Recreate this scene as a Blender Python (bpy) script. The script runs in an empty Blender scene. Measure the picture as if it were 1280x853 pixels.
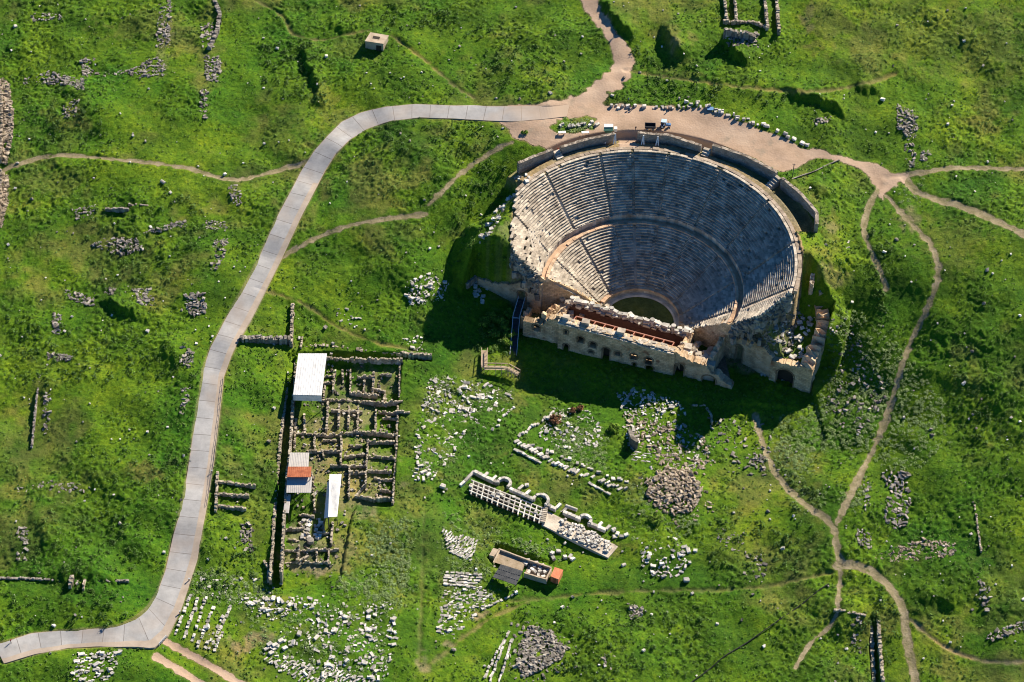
import bpy, bmesh, math, random
import numpy as np
from mathutils import Vector, Matrix, noise as mnoise
random.seed(7)
RG = np.random.default_rng(7)
scn = bpy.context.scene
COL = scn.collection
PI = math.pi

# ------------------------------------------------------------------ camera
EL, ROLL, DIST, FPX = math.radians(46.26), math.radians(2.19), 847.0, 3556.0
FW = np.array([0, math.cos(EL), -math.sin(EL)])
UPV = np.array([0, math.sin(EL), math.cos(EL)])
CAM = -FW * DIST
CR, SR = math.cos(ROLL), math.sin(ROLL)

def ray(px, py):
    a, b = px - 640.0, py - 426.5
    u, v = CR * a + SR * b, -SR * a + CR * b
    return FW * FPX + np.array([1.0, 0, 0]) * u - UPV * v

def R(px, py, z=0.0):
    """point of the photograph's pixel at a known height"""
    d = ray(px, py)
    t = (z - CAM[2]) / d[2]
    return CAM + d * t

cd = bpy.data.cameras.new('camera')
cam = bpy.data.objects.new('camera', cd)
COL.objects.link(cam)
cd.sensor_width = 36.0
cd.lens = 36.0 * FPX / 1280.0
cd.clip_start = 5.0
cd.clip_end = 9000.0
right = Vector((1, 0, 0)); up = Vector(UPV)
r2 = right * CR + up * SR * 1.0
# image x axis turned clockwise by ROLL
xa = (right * CR - up * (-SR)).normalized()
xa = Vector(right) * CR + Vector(up) * SR
ya = Vector(up) * CR - Vector(right) * SR
za = -Vector(FW)
m = Matrix((xa, ya, za)).transposed().to_4x4()
m.translation = Vector(CAM)
cam.matrix_world = m
scn.camera = cam

# ------------------------------------------------------------------ world, sun
SUN_EL, SUN_BEAR = math.radians(33.5), math.radians(39.0)
w = bpy.data.worlds.new('World'); scn.world = w; w.use_nodes = True
nt = w.node_tree
bg = nt.nodes['Background']
sky = nt.nodes.new('ShaderNodeTexSky'); sky.sky_type = 'NISHITA'
sky.sun_disc = False
sky.sun_elevation = SUN_EL
sky.sun_rotation = SUN_BEAR
sky.dust_density = 0.0; sky.air_density = 0.8; sky.ozone_density = 6.0; sky.altitude = 400
hs = nt.nodes.new('ShaderNodeHueSaturation'); hs.inputs['Saturation'].default_value = 1.18
nt.links.new(sky.outputs[0], hs.inputs['Color']); nt.links.new(hs.outputs[0], bg.inputs[0])
bg.inputs[1].default_value = 0.064
sl = bpy.data.lights.new('sun', 'SUN'); sl.energy = 5.0; sl.angle = math.radians(0.53)
sl.color = (1.0, 0.89, 0.72)
so = bpy.data.objects.new('sun', sl); COL.objects.link(so)
sd = Vector((math.sin(SUN_BEAR) * math.cos(SUN_EL), math.cos(SUN_BEAR) * math.cos(SUN_EL), math.sin(SUN_EL)))
so.rotation_euler = sd.to_track_quat('Z', 'Y').to_euler()
so.location = (0, 0, 300)
vs = scn.view_settings
vs.view_transform = 'Standard'; vs.look = 'None'; vs.gamma = 1.0; vs.exposure = 0.9
vs.use_curve_mapping = False
try:
    scn.cycles.filter_width = 1.05
    scn.cycles.max_bounces = 3; scn.cycles.diffuse_bounces = 2; scn.cycles.glossy_bounces = 1
except Exception:
    pass

# ------------------------------------------------------------------ materials
def material(name, cols, scale=0.5, detail=6.0, tone=0.5, bump=0.3, bscale=2.5, rough=0.9, brick=None,
             spots=None, metallic=0.0, zs=1.0, bdist=0.25):
    """procedural: noise ramp over world position, per-stone tone, optional courses of blocks, bump"""
    mt = bpy.data.materials.new(name); mt.use_nodes = True
    t = mt.node_tree; N = t.nodes; L = t.links
    bs = N['Principled BSDF']
    bs.inputs['Roughness'].default_value = rough
    bs.inputs['Metallic'].default_value = metallic
    bs.inputs['Specular IOR Level'].default_value = 0.25 if rough > 0.6 else 0.5
    geo = N.new('ShaderNodeNewGeometry')
    n1 = N.new('ShaderNodeTexNoise'); n1.inputs['Scale'].default_value = scale
    n1.inputs['Detail'].default_value = detail; n1.inputs['Roughness'].default_value = 0.65
    L.new(geo.outputs['Position'], n1.inputs['Vector'])
    rp = N.new('ShaderNodeValToRGB')
    cr = rp.color_ramp
    k = len(cols)
    while len(cr.elements) < k: cr.elements.new(0.5)
    for i, c in enumerate(cols):
        cr.elements[i].position = 0.28 + 0.44 * i / max(1, k - 1)
        cr.elements[i].color = (*c, 1)
    L.new(n1.outputs['Fac'], rp.inputs[0])
    col = rp.outputs[0]
    if brick:
        uv = N.new('ShaderNodeAttribute'); uv.attribute_name = 'wuv'
        bt = N.new('ShaderNodeTexBrick')
        bt.inputs['Scale'].default_value = 1.0
        bt.inputs['Brick Width'].default_value = brick[0]; bt.inputs['Row Height'].default_value = brick[1]
        bt.inputs['Mortar Size'].default_value = brick[2]
        bt.inputs['Color1'].default_value = (1.18, 1.15, 1.1, 1); bt.inputs['Color2'].default_value = (0.78, 0.76, 0.74, 1)
        bt.inputs['Mortar'].default_value = (0.4, 0.38, 0.36, 1)
        L.new(uv.outputs['Vector'], bt.inputs['Vector'])
        mx = N.new('ShaderNodeMix'); mx.data_type = 'RGBA'; mx.blend_type = 'MULTIPLY'
        mx.inputs[0].default_value = 1.0
        L.new(col, mx.inputs[6]); L.new(bt.outputs['Color'], mx.inputs[7]); col = mx.outputs[2]
    if spots:
        sc, thr, sc_col = spots
        n3 = N.new('ShaderNodeTexNoise'); n3.inputs['Scale'].default_value = sc; n3.inputs['Detail'].default_value = 5
        L.new(geo.outputs['Position'], n3.inputs['Vector'])
        mr = N.new('ShaderNodeMapRange'); mr.inputs[1].default_value = thr; mr.inputs[2].default_value = thr + 0.12
        L.new(n3.outputs['Fac'], mr.inputs[0])
        mx = N.new('ShaderNodeMix'); mx.data_type = 'RGBA'
        L.new(mr.outputs[0], mx.inputs[0]); L.new(col, mx.inputs[6]); mx.inputs[7].default_value = (*sc_col, 1)
        col = mx.outputs[2]
    if tone:
        at = N.new('ShaderNodeAttribute'); at.attribute_name = 'tone'
        oi = N.new('ShaderNodeObjectInfo')
        ad = N.new('ShaderNodeMath'); ad.operation = 'ADD'
        L.new(at.outputs['Fac'], ad.inputs[0]); L.new(oi.outputs['Random'], ad.inputs[1])
        fr = N.new('ShaderNodeMath'); fr.operation = 'FRACT'
        L.new(ad.outputs[0], fr.inputs[0])
        mr = N.new('ShaderNodeMapRange'); mr.inputs[3].default_value = 1 - tone; mr.inputs[4].default_value = 1 + tone * 0.45
        L.new(fr.outputs[0], mr.inputs[0])
        mx = N.new('ShaderNodeMix'); mx.data_type = 'RGBA'; mx.blend_type = 'MULTIPLY'; mx.inputs[0].default_value = 1.0
        L.new(col, mx.inputs[6]); L.new(mr.outputs[0], mx.inputs[7]); col = mx.outputs[2]
    L.new(col, bs.inputs['Base Color'])
    if bump:
        n2 = N.new('ShaderNodeTexNoise'); n2.inputs['Scale'].default_value = bscale; n2.inputs['Detail'].default_value = 5
        L.new(geo.outputs['Position'], n2.inputs['Vector'])
        bp = N.new('ShaderNodeBump'); bp.inputs['Strength'].default_value = bump; bp.inputs['Distance'].default_value = bdist
        L.new(n2.outputs['Fac'], bp.inputs['Height'])
        L.new(bp.outputs[0], bs.inputs['Normal'])
    return mt

M = {}
M['seat'] = material('limestone_seats', [(0.25, 0.205, 0.16), (0.53, 0.46, 0.37), (0.70, 0.63, 0.52)], 0.3, 8, 0.38, 0.4, 3.0, spots=(0.5, 0.66, (0.22, 0.18, 0.145)))
M['rim'] = material('worn_rim_stone', [(0.24, 0.18, 0.13), (0.40, 0.32, 0.24), (0.52, 0.43, 0.34)], 0.5, 7, 0.3, 0.4, 3.0)
M['travertine'] = material('orange_travertine', [(0.46, 0.28, 0.17), (0.64, 0.43, 0.28), (0.70, 0.53, 0.38)], 0.5, 6, 0.35, 0.4, 3.0)
M['masonry'] = material('facade_masonry', [(0.31, 0.215, 0.12), (0.60, 0.45, 0.285), (0.74, 0.60, 0.42)], 0.28, 7, 0.0, 0.5, 2.0, brick=(1.5, 0.62, 0.03), spots=(0.35, 0.60, (0.24, 0.13, 0.075)))
M['rough_masonry'] = material('ruined_masonry', [(0.28, 0.19, 0.11), (0.54, 0.39, 0.245), (0.66, 0.52, 0.36)], 0.4, 8, 0.0, 0.8, 1.6, spots=(0.3, 0.58, (0.30, 0.17, 0.09)))
M['grey_wall'] = material('grey_retaining_stone', [(0.24, 0.20, 0.165), (0.36, 0.315, 0.265), (0.46, 0.41, 0.35)], 0.6, 6, 0.0, 0.4, 2.5, brick=(1.2, 0.5, 0.03))
M['marble'] = material('white_marble', [(0.38, 0.35, 0.29), (0.62, 0.585, 0.52), (0.77, 0.745, 0.69)], 1.1, 7, 0.52, 0.35, 4.0, rough=0.8)
M['rubble'] = material('grey_rubble', [(0.17, 0.15, 0.125), (0.30, 0.27, 0.23), (0.46, 0.43, 0.37)], 0.8, 6, 0.6, 0.4, 4.0)
M['brown_rubble'] = material('brown_rubble', [(0.20, 0.15, 0.105), (0.38, 0.31, 0.225), (0.58, 0.50, 0.40)], 1.2, 6, 0.6, 0.4, 4.0)
M['ruin'] = material('ruin_wall_stone', [(0.18, 0.145, 0.10), (0.42, 0.36, 0.27), (0.66, 0.60, 0.49)], 1.2, 7, 0.45, 0.9, 2.2)
M['dirt'] = material('pale_dirt', [(0.32, 0.222, 0.148), (0.44, 0.312, 0.22), (0.52, 0.39, 0.285)], 0.12, 9, 0.0, 0.35, 1.6, spots=(0.22, 0.58, (0.33, 0.255, 0.185)))
M['trail'] = material('earth_trail', [(0.15, 0.14, 0.055), (0.27, 0.225, 0.125), (0.40, 0.33, 0.215)], 0.4, 8, 0.0, 0.6, 1.8, spots=(0.5, 0.62, (0.12, 0.15, 0.03)))
M['grasstrail'] = material('worn_grass_trail', [(0.10, 0.14, 0.022), (0.17, 0.18, 0.04), (0.24, 0.21, 0.085)], 0.4, 8, 0.0, 0.6, 1.8)
M['white_metal'] = material('white_roof_sheet', [(0.52, 0.52, 0.51), (0.73, 0.735, 0.73), (0.80, 0.80, 0.79)], 0.45, 7, 0.0, 0.1, 1.0, rough=0.6, spots=(0.8, 0.66, (0.46, 0.41, 0.35)))
M['grey_metal'] = material('pale_grey_roof_sheet', [(0.46, 0.43, 0.40), (0.56, 0.53, 0.49), (0.62, 0.59, 0.55)], 0.7, 7, 0.0, 0.1, 1.0, rough=0.65)
M['rust_roof'] = material('rust_red_sheet', [(0.22, 0.06, 0.03), (0.36, 0.11, 0.05), (0.45, 0.17, 0.09)], 0.7, 6, 0.0, 0.2, 2.0, rough=0.75)
M['dark_roof'] = material('dark_slate_sheet', [(0.05, 0.055, 0.06), (0.085, 0.09, 0.095), (0.13, 0.13, 0.13)], 0.7, 6, 0.0, 0.2, 2.0, rough=0.7)
M['steel'] = material('dark_steel', [(0.03, 0.035, 0.045), (0.055, 0.06, 0.07)], 1.0, 4, 0.0, 0.05, 2.0, rough=0.5)
M['rail'] = material('pale_steel_rail', [(0.45, 0.5, 0.55), (0.55, 0.6, 0.65)], 1.0, 4, 0.0, 0.0, 2.0, rough=0.5)
M['red_steel'] = material('red_brown_steel', [(0.26, 0.095, 0.06), (0.38, 0.16, 0.11)], 1.0, 4, 0.0, 0.05, 2.0, rough=0.6)
M['wood'] = material('weathered_planks', [(0.36, 0.27, 0.18), (0.50, 0.40, 0.29)], 2.0, 5, 0.0, 0.2, 5.0)
M['orange'] = material('orange_painted_sheet', [(0.55, 0.17, 0.08), (0.70, 0.27, 0.14)], 0.8, 5, 0.0, 0.15, 2.0, rough=0.7)
M['concrete'] = material('old_concrete', [(0.34, 0.26, 0.18), (0.46, 0.37, 0.27), (0.54, 0.45, 0.34)], 0.6, 7, 0.0, 0.3, 2.0)
M['sand'] = material('sandy_floor', [(0.26, 0.20, 0.125), (0.36, 0.28, 0.19), (0.42, 0.34, 0.24)], 0.7, 8, 0.0, 0.3, 2.0, spots=(0.9, 0.62, (0.17, 0.14, 0.07)))
M['red_shade'] = material('dark_reddish_shade', [(0.085, 0.045, 0.04), (0.13, 0.075, 0.065)], 0.5, 6, 0.0, 0.4, 2.0)  # shade of the stage corridor put into the base colour
M['dark_and_shade'] = material('dark_surface_and_shade', [(0.03, 0.025, 0.02), (0.05, 0.04, 0.03)], 0.5, 4, 0.0, 0.1, 2.0)  # near-black: shade in openings and gaps put into the colour; also plain dark parts
M['blue'] = material('blue_paint', [(0.06, 0.17, 0.36), (0.10, 0.24, 0.46)], 1.5, 4, 0.0, 0.05, 2.0, rough=0.5)
M['paleblue'] = material('pale_blue_paint', [(0.42, 0.58, 0.75), (0.5, 0.66, 0.8)], 1.5, 4, 0.0, 0.05, 2.0, rough=0.5)
M['green_paint'] = material('green_awning', [(0.09, 0.22, 0.14), (0.13, 0.29, 0.19)], 1.5, 4, 0.0, 0.05, 2.0, rough=0.7)
M['white_paint'] = material('white_paint', [(0.72, 0.72, 0.70), (0.8, 0.8, 0.78)], 1.5, 4, 0.0, 0.05, 2.0, rough=0.6)
M['rubber'] = material('black_rubber', [(0.02, 0.02, 0.02), (0.035, 0.035, 0.035)], 1.5, 4, 0.0, 0.05, 2.0)
M['skin'] = material('skin', [(0.42, 0.26, 0.18), (0.48, 0.30, 0.21)], 3, 2, 0, 0, 1)
M['hair'] = material('dark_hair', [(0.03, 0.02, 0.015), (0.05, 0.035, 0.02)], 3, 2, 0, 0, 1)
M['cloth_dark'] = material('dark_cloth', [(0.03, 0.03, 0.045), (0.06, 0.06, 0.08)], 3, 2, 0, 0, 1)
M['cloth_red'] = material('red_cloth', [(0.40, 0.05, 0.04), (0.50, 0.08, 0.06)], 3, 2, 0, 0, 1)
M['cloth_white'] = material('white_cloth', [(0.70, 0.69, 0.66), (0.8, 0.79, 0.76)], 3, 2, 0, 0, 1)
M['cloth_blue'] = material('blue_cloth', [(0.08, 0.13, 0.30), (0.12, 0.18, 0.36)], 3, 2, 0, 0, 1)
M['weed'] = material('broad_leaf_weeds', [(0.050, 0.115, 0.014), (0.095, 0.195, 0.022), (0.15, 0.25, 0.035)], 0.25, 6, 0.5, 0.0, 1.0, rough=0.7)
M['paleweed'] = material('pale_thistle_leaves', [(0.12, 0.21, 0.055), (0.19, 0.285, 0.085), (0.28, 0.365, 0.14)], 0.3, 6, 0.45, 0.0, 1.0, rough=0.7)
M['nettle'] = material('dark_nettle_leaves', [(0.040, 0.110, 0.012), (0.075, 0.165, 0.018), (0.12, 0.215, 0.028)], 0.3, 6, 0.5, 0.0, 1.0, rough=0.7)
M['rustbush'] = material('dry_rust_bush', [(0.16, 0.075, 0.035), (0.27, 0.13, 0.06)], 1.0, 5, 0.5, 0.0, 1.0)
M['bush'] = material('bush_leaves', [(0.08, 0.16, 0.012), (0.15, 0.26, 0.022), (0.21, 0.30, 0.035)], 0.5, 5, 0.5, 0.0, 1.0)

def road_material():
    mt = bpy.data.materials.new('slab_paving'); mt.use_nodes = True
    t = mt.node_tree; N = t.nodes; L = t.links; bs = N['Principled BSDF']
    bs.inputs['Roughness'].default_value = 0.9
    at = N.new('ShaderNodeAttribute'); at.attribute_name = 'wuv'
    sp = N.new('ShaderNodeSeparateXYZ'); L.new(at.outputs['Vector'], sp.inputs[0])
    geo = N.new('ShaderNodeNewGeometry')
    nz = N.new('ShaderNodeTexNoise'); nz.inputs['Scale'].default_value = 0.35; nz.inputs['Detail'].default_value = 9
    nz.inputs['Roughness'].default_value = 0.7
    L.new(geo.outputs['Position'], nz.inputs['Vector'])
    rp = N.new('ShaderNodeValToRGB'); e = rp.color_ramp.elements
    e[0].position = 0.3; e[0].color = (0.275, 0.272, 0.270, 1); e[1].position = 0.7; e[1].color = (0.415, 0.408, 0.402, 1)
    L.new(nz.outputs['Fac'], rp.inputs[0])
    # brick: long joints across the road
    cb = N.new('ShaderNodeCombineXYZ'); L.new(sp.outputs[0], cb.inputs[1]); L.new(sp.outputs[1], cb.inputs[0])
    bt = N.new('ShaderNodeTexBrick'); bt.offset = 0.0
    bt.inputs['Scale'].default_value = 1; bt.inputs['Brick Width'].default_value = 40.0
    bt.inputs['Row Height'].default_value = 5.65; bt.inputs['Mortar Size'].default_value = 0.11
    bt.inputs['Mortar Smooth'].default_value = 0.3
    bt.inputs['Color1'].default_value = (1.08, 1.08, 1.08, 1); bt.inputs['Color2'].default_value = (0.9, 0.9, 0.9, 1)
    bt.inputs['Mortar'].default_value = (0.5, 0.47, 0.45, 1)
    ad = N.new('ShaderNodeVectorMath'); ad.operation = 'ADD'; ad.inputs[1].default_value = (15, 0, 0)
    L.new(cb.outputs[0], ad.inputs[0]); L.new(ad.outputs[0], bt.inputs['Vector'])
    mx = N.new('ShaderNodeMix'); mx.data_type = 'RGBA'; mx.blend_type = 'MULTIPLY'; mx.inputs[0].default_value = 1
    L.new(rp.outputs[0], mx.inputs[6]); L.new(bt.outputs[0], mx.inputs[7])
    # tan shoulder strip: wuv.z = 1 ; wobble the border
    rp2 = N.new('ShaderNodeValToRGB'); e = rp2.color_ramp.elements
    e[0].position = 0.3; e[0].color = (0.33, 0.265, 0.205, 1); e[1].position = 0.7; e[1].color = (0.46, 0.385, 0.31, 1)
    L.new(nz.outputs['Fac'], rp2.inputs[0])
    n2 = N.new('ShaderNodeTexNoise'); n2.inputs['Scale'].default_value = 0.8; n2.inputs['Detail'].default_value = 4
    L.new(geo.outputs['Position'], n2.inputs['Vector'])
    m1 = N.new('ShaderNodeMath'); m1.operation = 'MULTIPLY_ADD'; m1.inputs[1].default_value = 0.4; m1.inputs[2].default_value = -0.2
    L.new(n2.outputs['Fac'], m1.inputs[0])
    m2 = N.new('ShaderNodeMath'); m2.operation = 'ADD'; L.new(sp.outputs[2], m2.inputs[0]); L.new(m1.outputs[0], m2.inputs[1])
    mr = N.new('ShaderNodeMapRange'); mr.inputs[1].default_value = 0.45; mr.inputs[2].default_value = 0.6
    L.new(m2.outputs[0], mr.inputs[0])
    mx2 = N.new('ShaderNodeMix'); mx2.data_type = 'RGBA'
    L.new(mr.outputs[0], mx2.inputs[0]); L.new(mx.outputs[2], mx2.inputs[6]); L.new(rp2.outputs[0], mx2.inputs[7])
    # tan stains on slabs
    n3 = N.new('ShaderNodeTexNoise'); n3.inputs['Scale'].default_value = 0.09; n3.inputs['Detail'].default_value = 7
    L.new(geo.outputs['Position'], n3.inputs['Vector'])
    mr3 = N.new('ShaderNodeMapRange'); mr3.inputs[1].default_value = 0.5; mr3.inputs[2].default_value = 0.75; mr3.inputs[4].default_value = 0.6
    L.new(n3.outputs['Fac'], mr3.inputs[0])
    mx3 = N.new('ShaderNodeMix'); mx3.data_type = 'RGBA'
    L.new(mr3.outputs[0], mx3.inputs[0]); L.new(mx2.outputs[2], mx3.inputs[6]); mx3.inputs[7].default_value = (0.40, 0.315, 0.245, 1)
    mr4 = N.new('ShaderNodeMapRange'); mr4.inputs[1].default_value = ROAD_END - 22; mr4.inputs[2].default_value = ROAD_END - 4
    ad4 = N.new('ShaderNodeMath'); ad4.operation = 'MULTIPLY_ADD'; ad4.inputs[1].default_value = 14.0; L.new(n3.outputs['Fac'], ad4.inputs[0]); ad4.inputs[2].default_value = -7.0
    ad5 = N.new('ShaderNodeMath'); ad5.operation = 'ADD'; L.new(sp.outputs[0], ad5.inputs[0]); L.new(ad4.outputs[0], ad5.inputs[1])
    L.new(ad5.outputs[0], mr4.inputs[0])
    mx4 = N.new('ShaderNodeMix'); mx4.data_type = 'RGBA'
    L.new(mr4.outputs[0], mx4.inputs[0]); L.new(mx3.outputs[2], mx4.inputs[6]); mx4.inputs[7].default_value = (0.42, 0.315, 0.23, 1)
    L.new(mx4.outputs[2], bs.inputs['Base Color'])
    bp = N.new('ShaderNodeBump'); bp.inputs['Strength'].default_value = 0.3; bp.inputs['Distance'].default_value = 0.1
    L.new(nz.outputs['Fac'], bp.inputs['Height']); L.new(bp.outputs[0], bs.inputs['Normal'])
    return mt


def grass_material():
    mt = bpy.data.materials.new('meadow'); mt.use_nodes = True
    t = mt.node_tree; N = t.nodes; L = t.links; bs = N['Principled BSDF']
    bs.inputs['Roughness'].default_value = 0.85; bs.inputs['Specular IOR Level'].default_value = 0.12
    geo = N.new('ShaderNodeNewGeometry')
    def nz(sc, det=6, rough=0.6):
        n = N.new('ShaderNodeTexNoise'); n.inputs['Scale'].default_value = sc; n.inputs['Detail'].default_value = det
        n.inputs['Roughness'].default_value = rough
        L.new(geo.outputs['Position'], n.inputs['Vector']); return n.outputs['Fac']
    def ramp(src, stops):
        rp = N.new('ShaderNodeValToRGB')
        while len(rp.color_ramp.elements) < len(stops): rp.color_ramp.elements.new(0.5)
        for e, (p, c) in zip(rp.color_ramp.elements, stops): e.position = p; e.color = (*c, 1)
        L.new(src, rp.inputs[0]); return rp.outputs[0]
    def mix(f, a, b, mode='MIX'):
        mx = N.new('ShaderNodeMix'); mx.data_type = 'RGBA'; mx.blend_type = mode
        if isinstance(f, float): mx.inputs[0].default_value = f
        else: L.new(f, mx.inputs[0])
        for v, s in ((a, mx.inputs[6]), (b, mx.inputs[7])):
            if isinstance(v, tuple): s.default_value = (*v, 1)
            else: L.new(v, s)
        return mx.outputs[2]
    def mrange(src, a, b, c=0.0, d=1.0):
        mr = N.new('ShaderNodeMapRange')
        for i, v in enumerate((a, b, c, d)): mr.inputs[i + 1].default_value = v
        L.new(src, mr.inputs[0]); return mr.outputs[0]
    fine = ramp(nz(0.9, 8, 0.7), [(0.30, (0.012, 0.058, 0.004)), (0.5, (0.046, 0.142, 0.007)), (0.70, (0.100, 0.218, 0.010))])
    olive = ramp(nz(0.6, 8, 0.7), [(0.30, (0.050, 0.095, 0.006)), (0.5, (0.118, 0.198, 0.008)), (0.70, (0.215, 0.290, 0.014))])
    c = mix(mrange(nz(0.035, 7, 0.65), 0.36, 0.64), fine, olive)
    dry = N.new('ShaderNodeAttribute'); dry.attribute_name = 'dry'
    c = mix(dry.outputs['Fac'], c, ramp(nz(0.5, 8), [(0.3, (0.120, 0.118, 0.024)), (0.7, (0.235, 0.205, 0.062))]))
    lush = N.new('ShaderNodeAttribute'); lush.attribute_name = 'lush'
    c = mix(lush.outputs['Fac'], c, ramp(nz(0.8, 8), [(0.3, (0.028, 0.098, 0.006)), (0.7, (0.078, 0.192, 0.009))]))
    dirt = N.new('ShaderNodeAttribute'); dirt.attribute_name = 'dirt'
    c = mix(dirt.outputs['Fac'], c, ramp(nz(0.7, 8), [(0.3, (0.20, 0.15, 0.085)), (0.7, (0.37, 0.28, 0.18))]))
    # broad mottling: different swards
    c = mix(1.0, c, ramp(nz(0.055, 8, 0.68), [(0.36, (0.50, 0.62, 0.66)), (0.50, (0.92, 0.98, 0.95)), (0.64, (1.28, 1.18, 0.95))]), 'MULTIPLY')
    c = mix(1.0, c, ramp(nz(2.2, 4, 0.7), [(0.35, (0.72, 0.75, 0.75)), (0.65, (1.2, 1.18, 1.1))]), 'MULTIPLY')
    L.new(c, bs.inputs['Base Color'])
    bp = N.new('ShaderNodeBump'); bp.inputs['Strength'].default_value = 0.8; bp.inputs['Distance'].default_value = 0.35
    L.new(nz(1.5, 8, 0.7), bp.inputs['Height']); L.new(bp.outputs[0], bs.inputs['Normal'])
    return mt
M['grass'] = grass_material()

# ------------------------------------------------------------------ object helpers
def setp(o, label=None, cat=None, group=None, kind=None):
    if label: o['label'] = label
    if cat: o['category'] = cat
    if group: o['group'] = group
    if kind: o['kind'] = kind
    return o

def thing(name, label, cat, loc=(0, 0, 0), group=None):
    o = bpy.data.objects.new(name, None); COL.objects.link(o)
    o.location = loc; o.empty_display_size = 0.5
    return setp(o, label, cat, group)

def link(name, me, mat=None, parent=None):
    o = bpy.data.objects.new(name, me); COL.objects.link(o)
    if mat is not None and not me.materials: me.materials.append(M[mat])
    if parent is not None:
        o.parent = parent
        o.matrix_parent_inverse = Matrix.Translation(-Vector(parent.location)) if parent.type == 'EMPTY' else Matrix()
    return o

def np_mesh(name, V, Q, tone=None, wuv=None, smooth=False):
    V = np.asarray(V, dtype=np.float32); Q = np.asarray(Q, dtype=np.int32)
    me = bpy.data.meshes.new(name)
    n, k = len(Q), Q.shape[1]
    me.vertices.add(len(V)); me.vertices.foreach_set('co', V.ravel())
    me.loops.add(n * k); me.loops.foreach_set('vertex_index', Q.ravel())
    me.polygons.add(n); me.polygons.foreach_set('loop_start', np.arange(0, n * k, k, dtype=np.int32))
    me.polygons.foreach_set('use_smooth', np.full(n, smooth))
    if tone is not None:
        a = me.attributes.new('tone', 'FLOAT', 'POINT'); a.data.foreach_set('value', np.asarray(tone, dtype=np.float32))
    if wuv is not None:
        a = me.attributes.new('wuv', 'FLOAT_VECTOR', 'POINT'); a.data.foreach_set('vector', np.asarray(wuv, dtype=np.float32).ravel())
    me.update(calc_edges=True); me.validate()
    return me

BOXQ = np.array([[0, 3, 2, 1], [4, 5, 6, 7], [0, 1, 5, 4], [1, 2, 6, 5], [2, 3, 7, 6], [3, 0, 4, 7]])
BOXV = np.array([[-1, -1, 0], [1, -1, 0], [1, 1, 0], [-1, 1, 0], [-1, -1, 1], [1, -1, 1], [1, 1, 1], [-1, 1, 1]], float)

class MB:
    """collects boxes, bars, quads into ONE mesh"""
    def __init__(s): s.V = []; s.Q = []; s.T = []; s.n = 0
    def hexa(s, b4, t4, tone=None):
        s.V += [np.asarray(p, float) for p in b4] + [np.asarray(p, float) for p in t4]
        s.Q.append(BOXQ + s.n); s.n += 8
        s.T += [random.random() if tone is None else tone] * 8
    def box(s, c, size, yaw=0.0, tilt=(0, 0), jit=0.0, tone=None):
        sx, sy, sz = size
        v = BOXV * np.array([sx / 2, sy / 2, sz])
        if jit: v = v + RG.normal(size=v.shape) * jit * min(size)
        cx, sx_ = math.cos(tilt[0]), math.sin(tilt[0]); cy, sy_ = math.cos(tilt[1]), math.sin(tilt[1])
        Rx = np.array([[1, 0, 0], [0, cx, -sx_], [0, sx_, cx]]); Ry = np.array([[cy, 0, sy_], [0, 1, 0], [-sy_, 0, cy]])
        cz, sz_ = math.cos(yaw), math.sin(yaw); Rz = np.array([[cz, -sz_, 0], [sz_, cz, 0], [0, 0, 1]])
        v = v @ (Rz @ Ry @ Rx).T + np.asarray(c)
        s.hexa(v[:4], v[4:], tone)
    def bar(s, a, b, wd, ht=None):
        """square bar between two points"""
        a = np.asarray(a, float); b = np.asarray(b, float); ht = ht or wd
        d = b - a; ln = np.linalg.norm(d)
        if ln < 1e-6: return
        d /= ln
        ref = np.array([0, 0, 1.0]) if abs(d[2]) < 0.95 else np.array([1.0, 0, 0])
        sd_ = np.cross(d, ref); sd_ /= np.linalg.norm(sd_); u_ = np.cross(sd_, d)
        f = lambda p: [p - sd_ * wd / 2 - u_ * ht / 2, p + sd_ * wd / 2 - u_ * ht / 2, p + sd_ * wd / 2 + u_ * ht / 2, p - sd_ * wd / 2 + u_ * ht / 2]
        s.hexa(f(a), f(b))
    def slab(s, quad, th):
        """roof sheet: quad of 3d points, thickness down"""
        q = [np.asarray(p, float) for p in quad]
        s.hexa([p - np.array([0, 0, th]) for p in q], q)
    def prism(s, poly, z0, z1):
        """vertical prism over a 4-gon"""
        s.hexa([(p[0], p[1], z0) for p in poly], [(p[0], p[1], z1) for p in poly])
    def build(s, name, mat, parent=None):
        me = np_mesh(name, np.array(s.V), np.concatenate(s.Q), tone=np.array(s.T))
        bm = bmesh.new(); bm.from_mesh(me); bmesh.ops.recalc_face_normals(bm, faces=bm.faces); bm.to_mesh(me); bm.free()
        return link(name, me, mat, parent)

def cyl_mesh(name, r, h, seg=14, axis='Z', jit=0.0):
    bm = bmesh.new()
    bmesh.ops.create_cone(bm, cap_ends=True, segments=seg, radius1=r, radius2=r, depth=h)
    if axis == 'X': bmesh.ops.rotate(bm, verts=bm.verts, matrix=Matrix.Rotation(PI / 2, 3, 'Y'))
    if axis == 'Y': bmesh.ops.rotate(bm, verts=bm.verts, matrix=Matrix.Rotation(PI / 2, 3, 'X'))
    bmesh.ops.bevel(bm, geom=[e for e in bm.edges], offset=min(r, h) * 0.12, segments=1, affect='EDGES')
    me = bpy.data.meshes.new(name); bm.to_mesh(me); bm.free()
    return me

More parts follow.
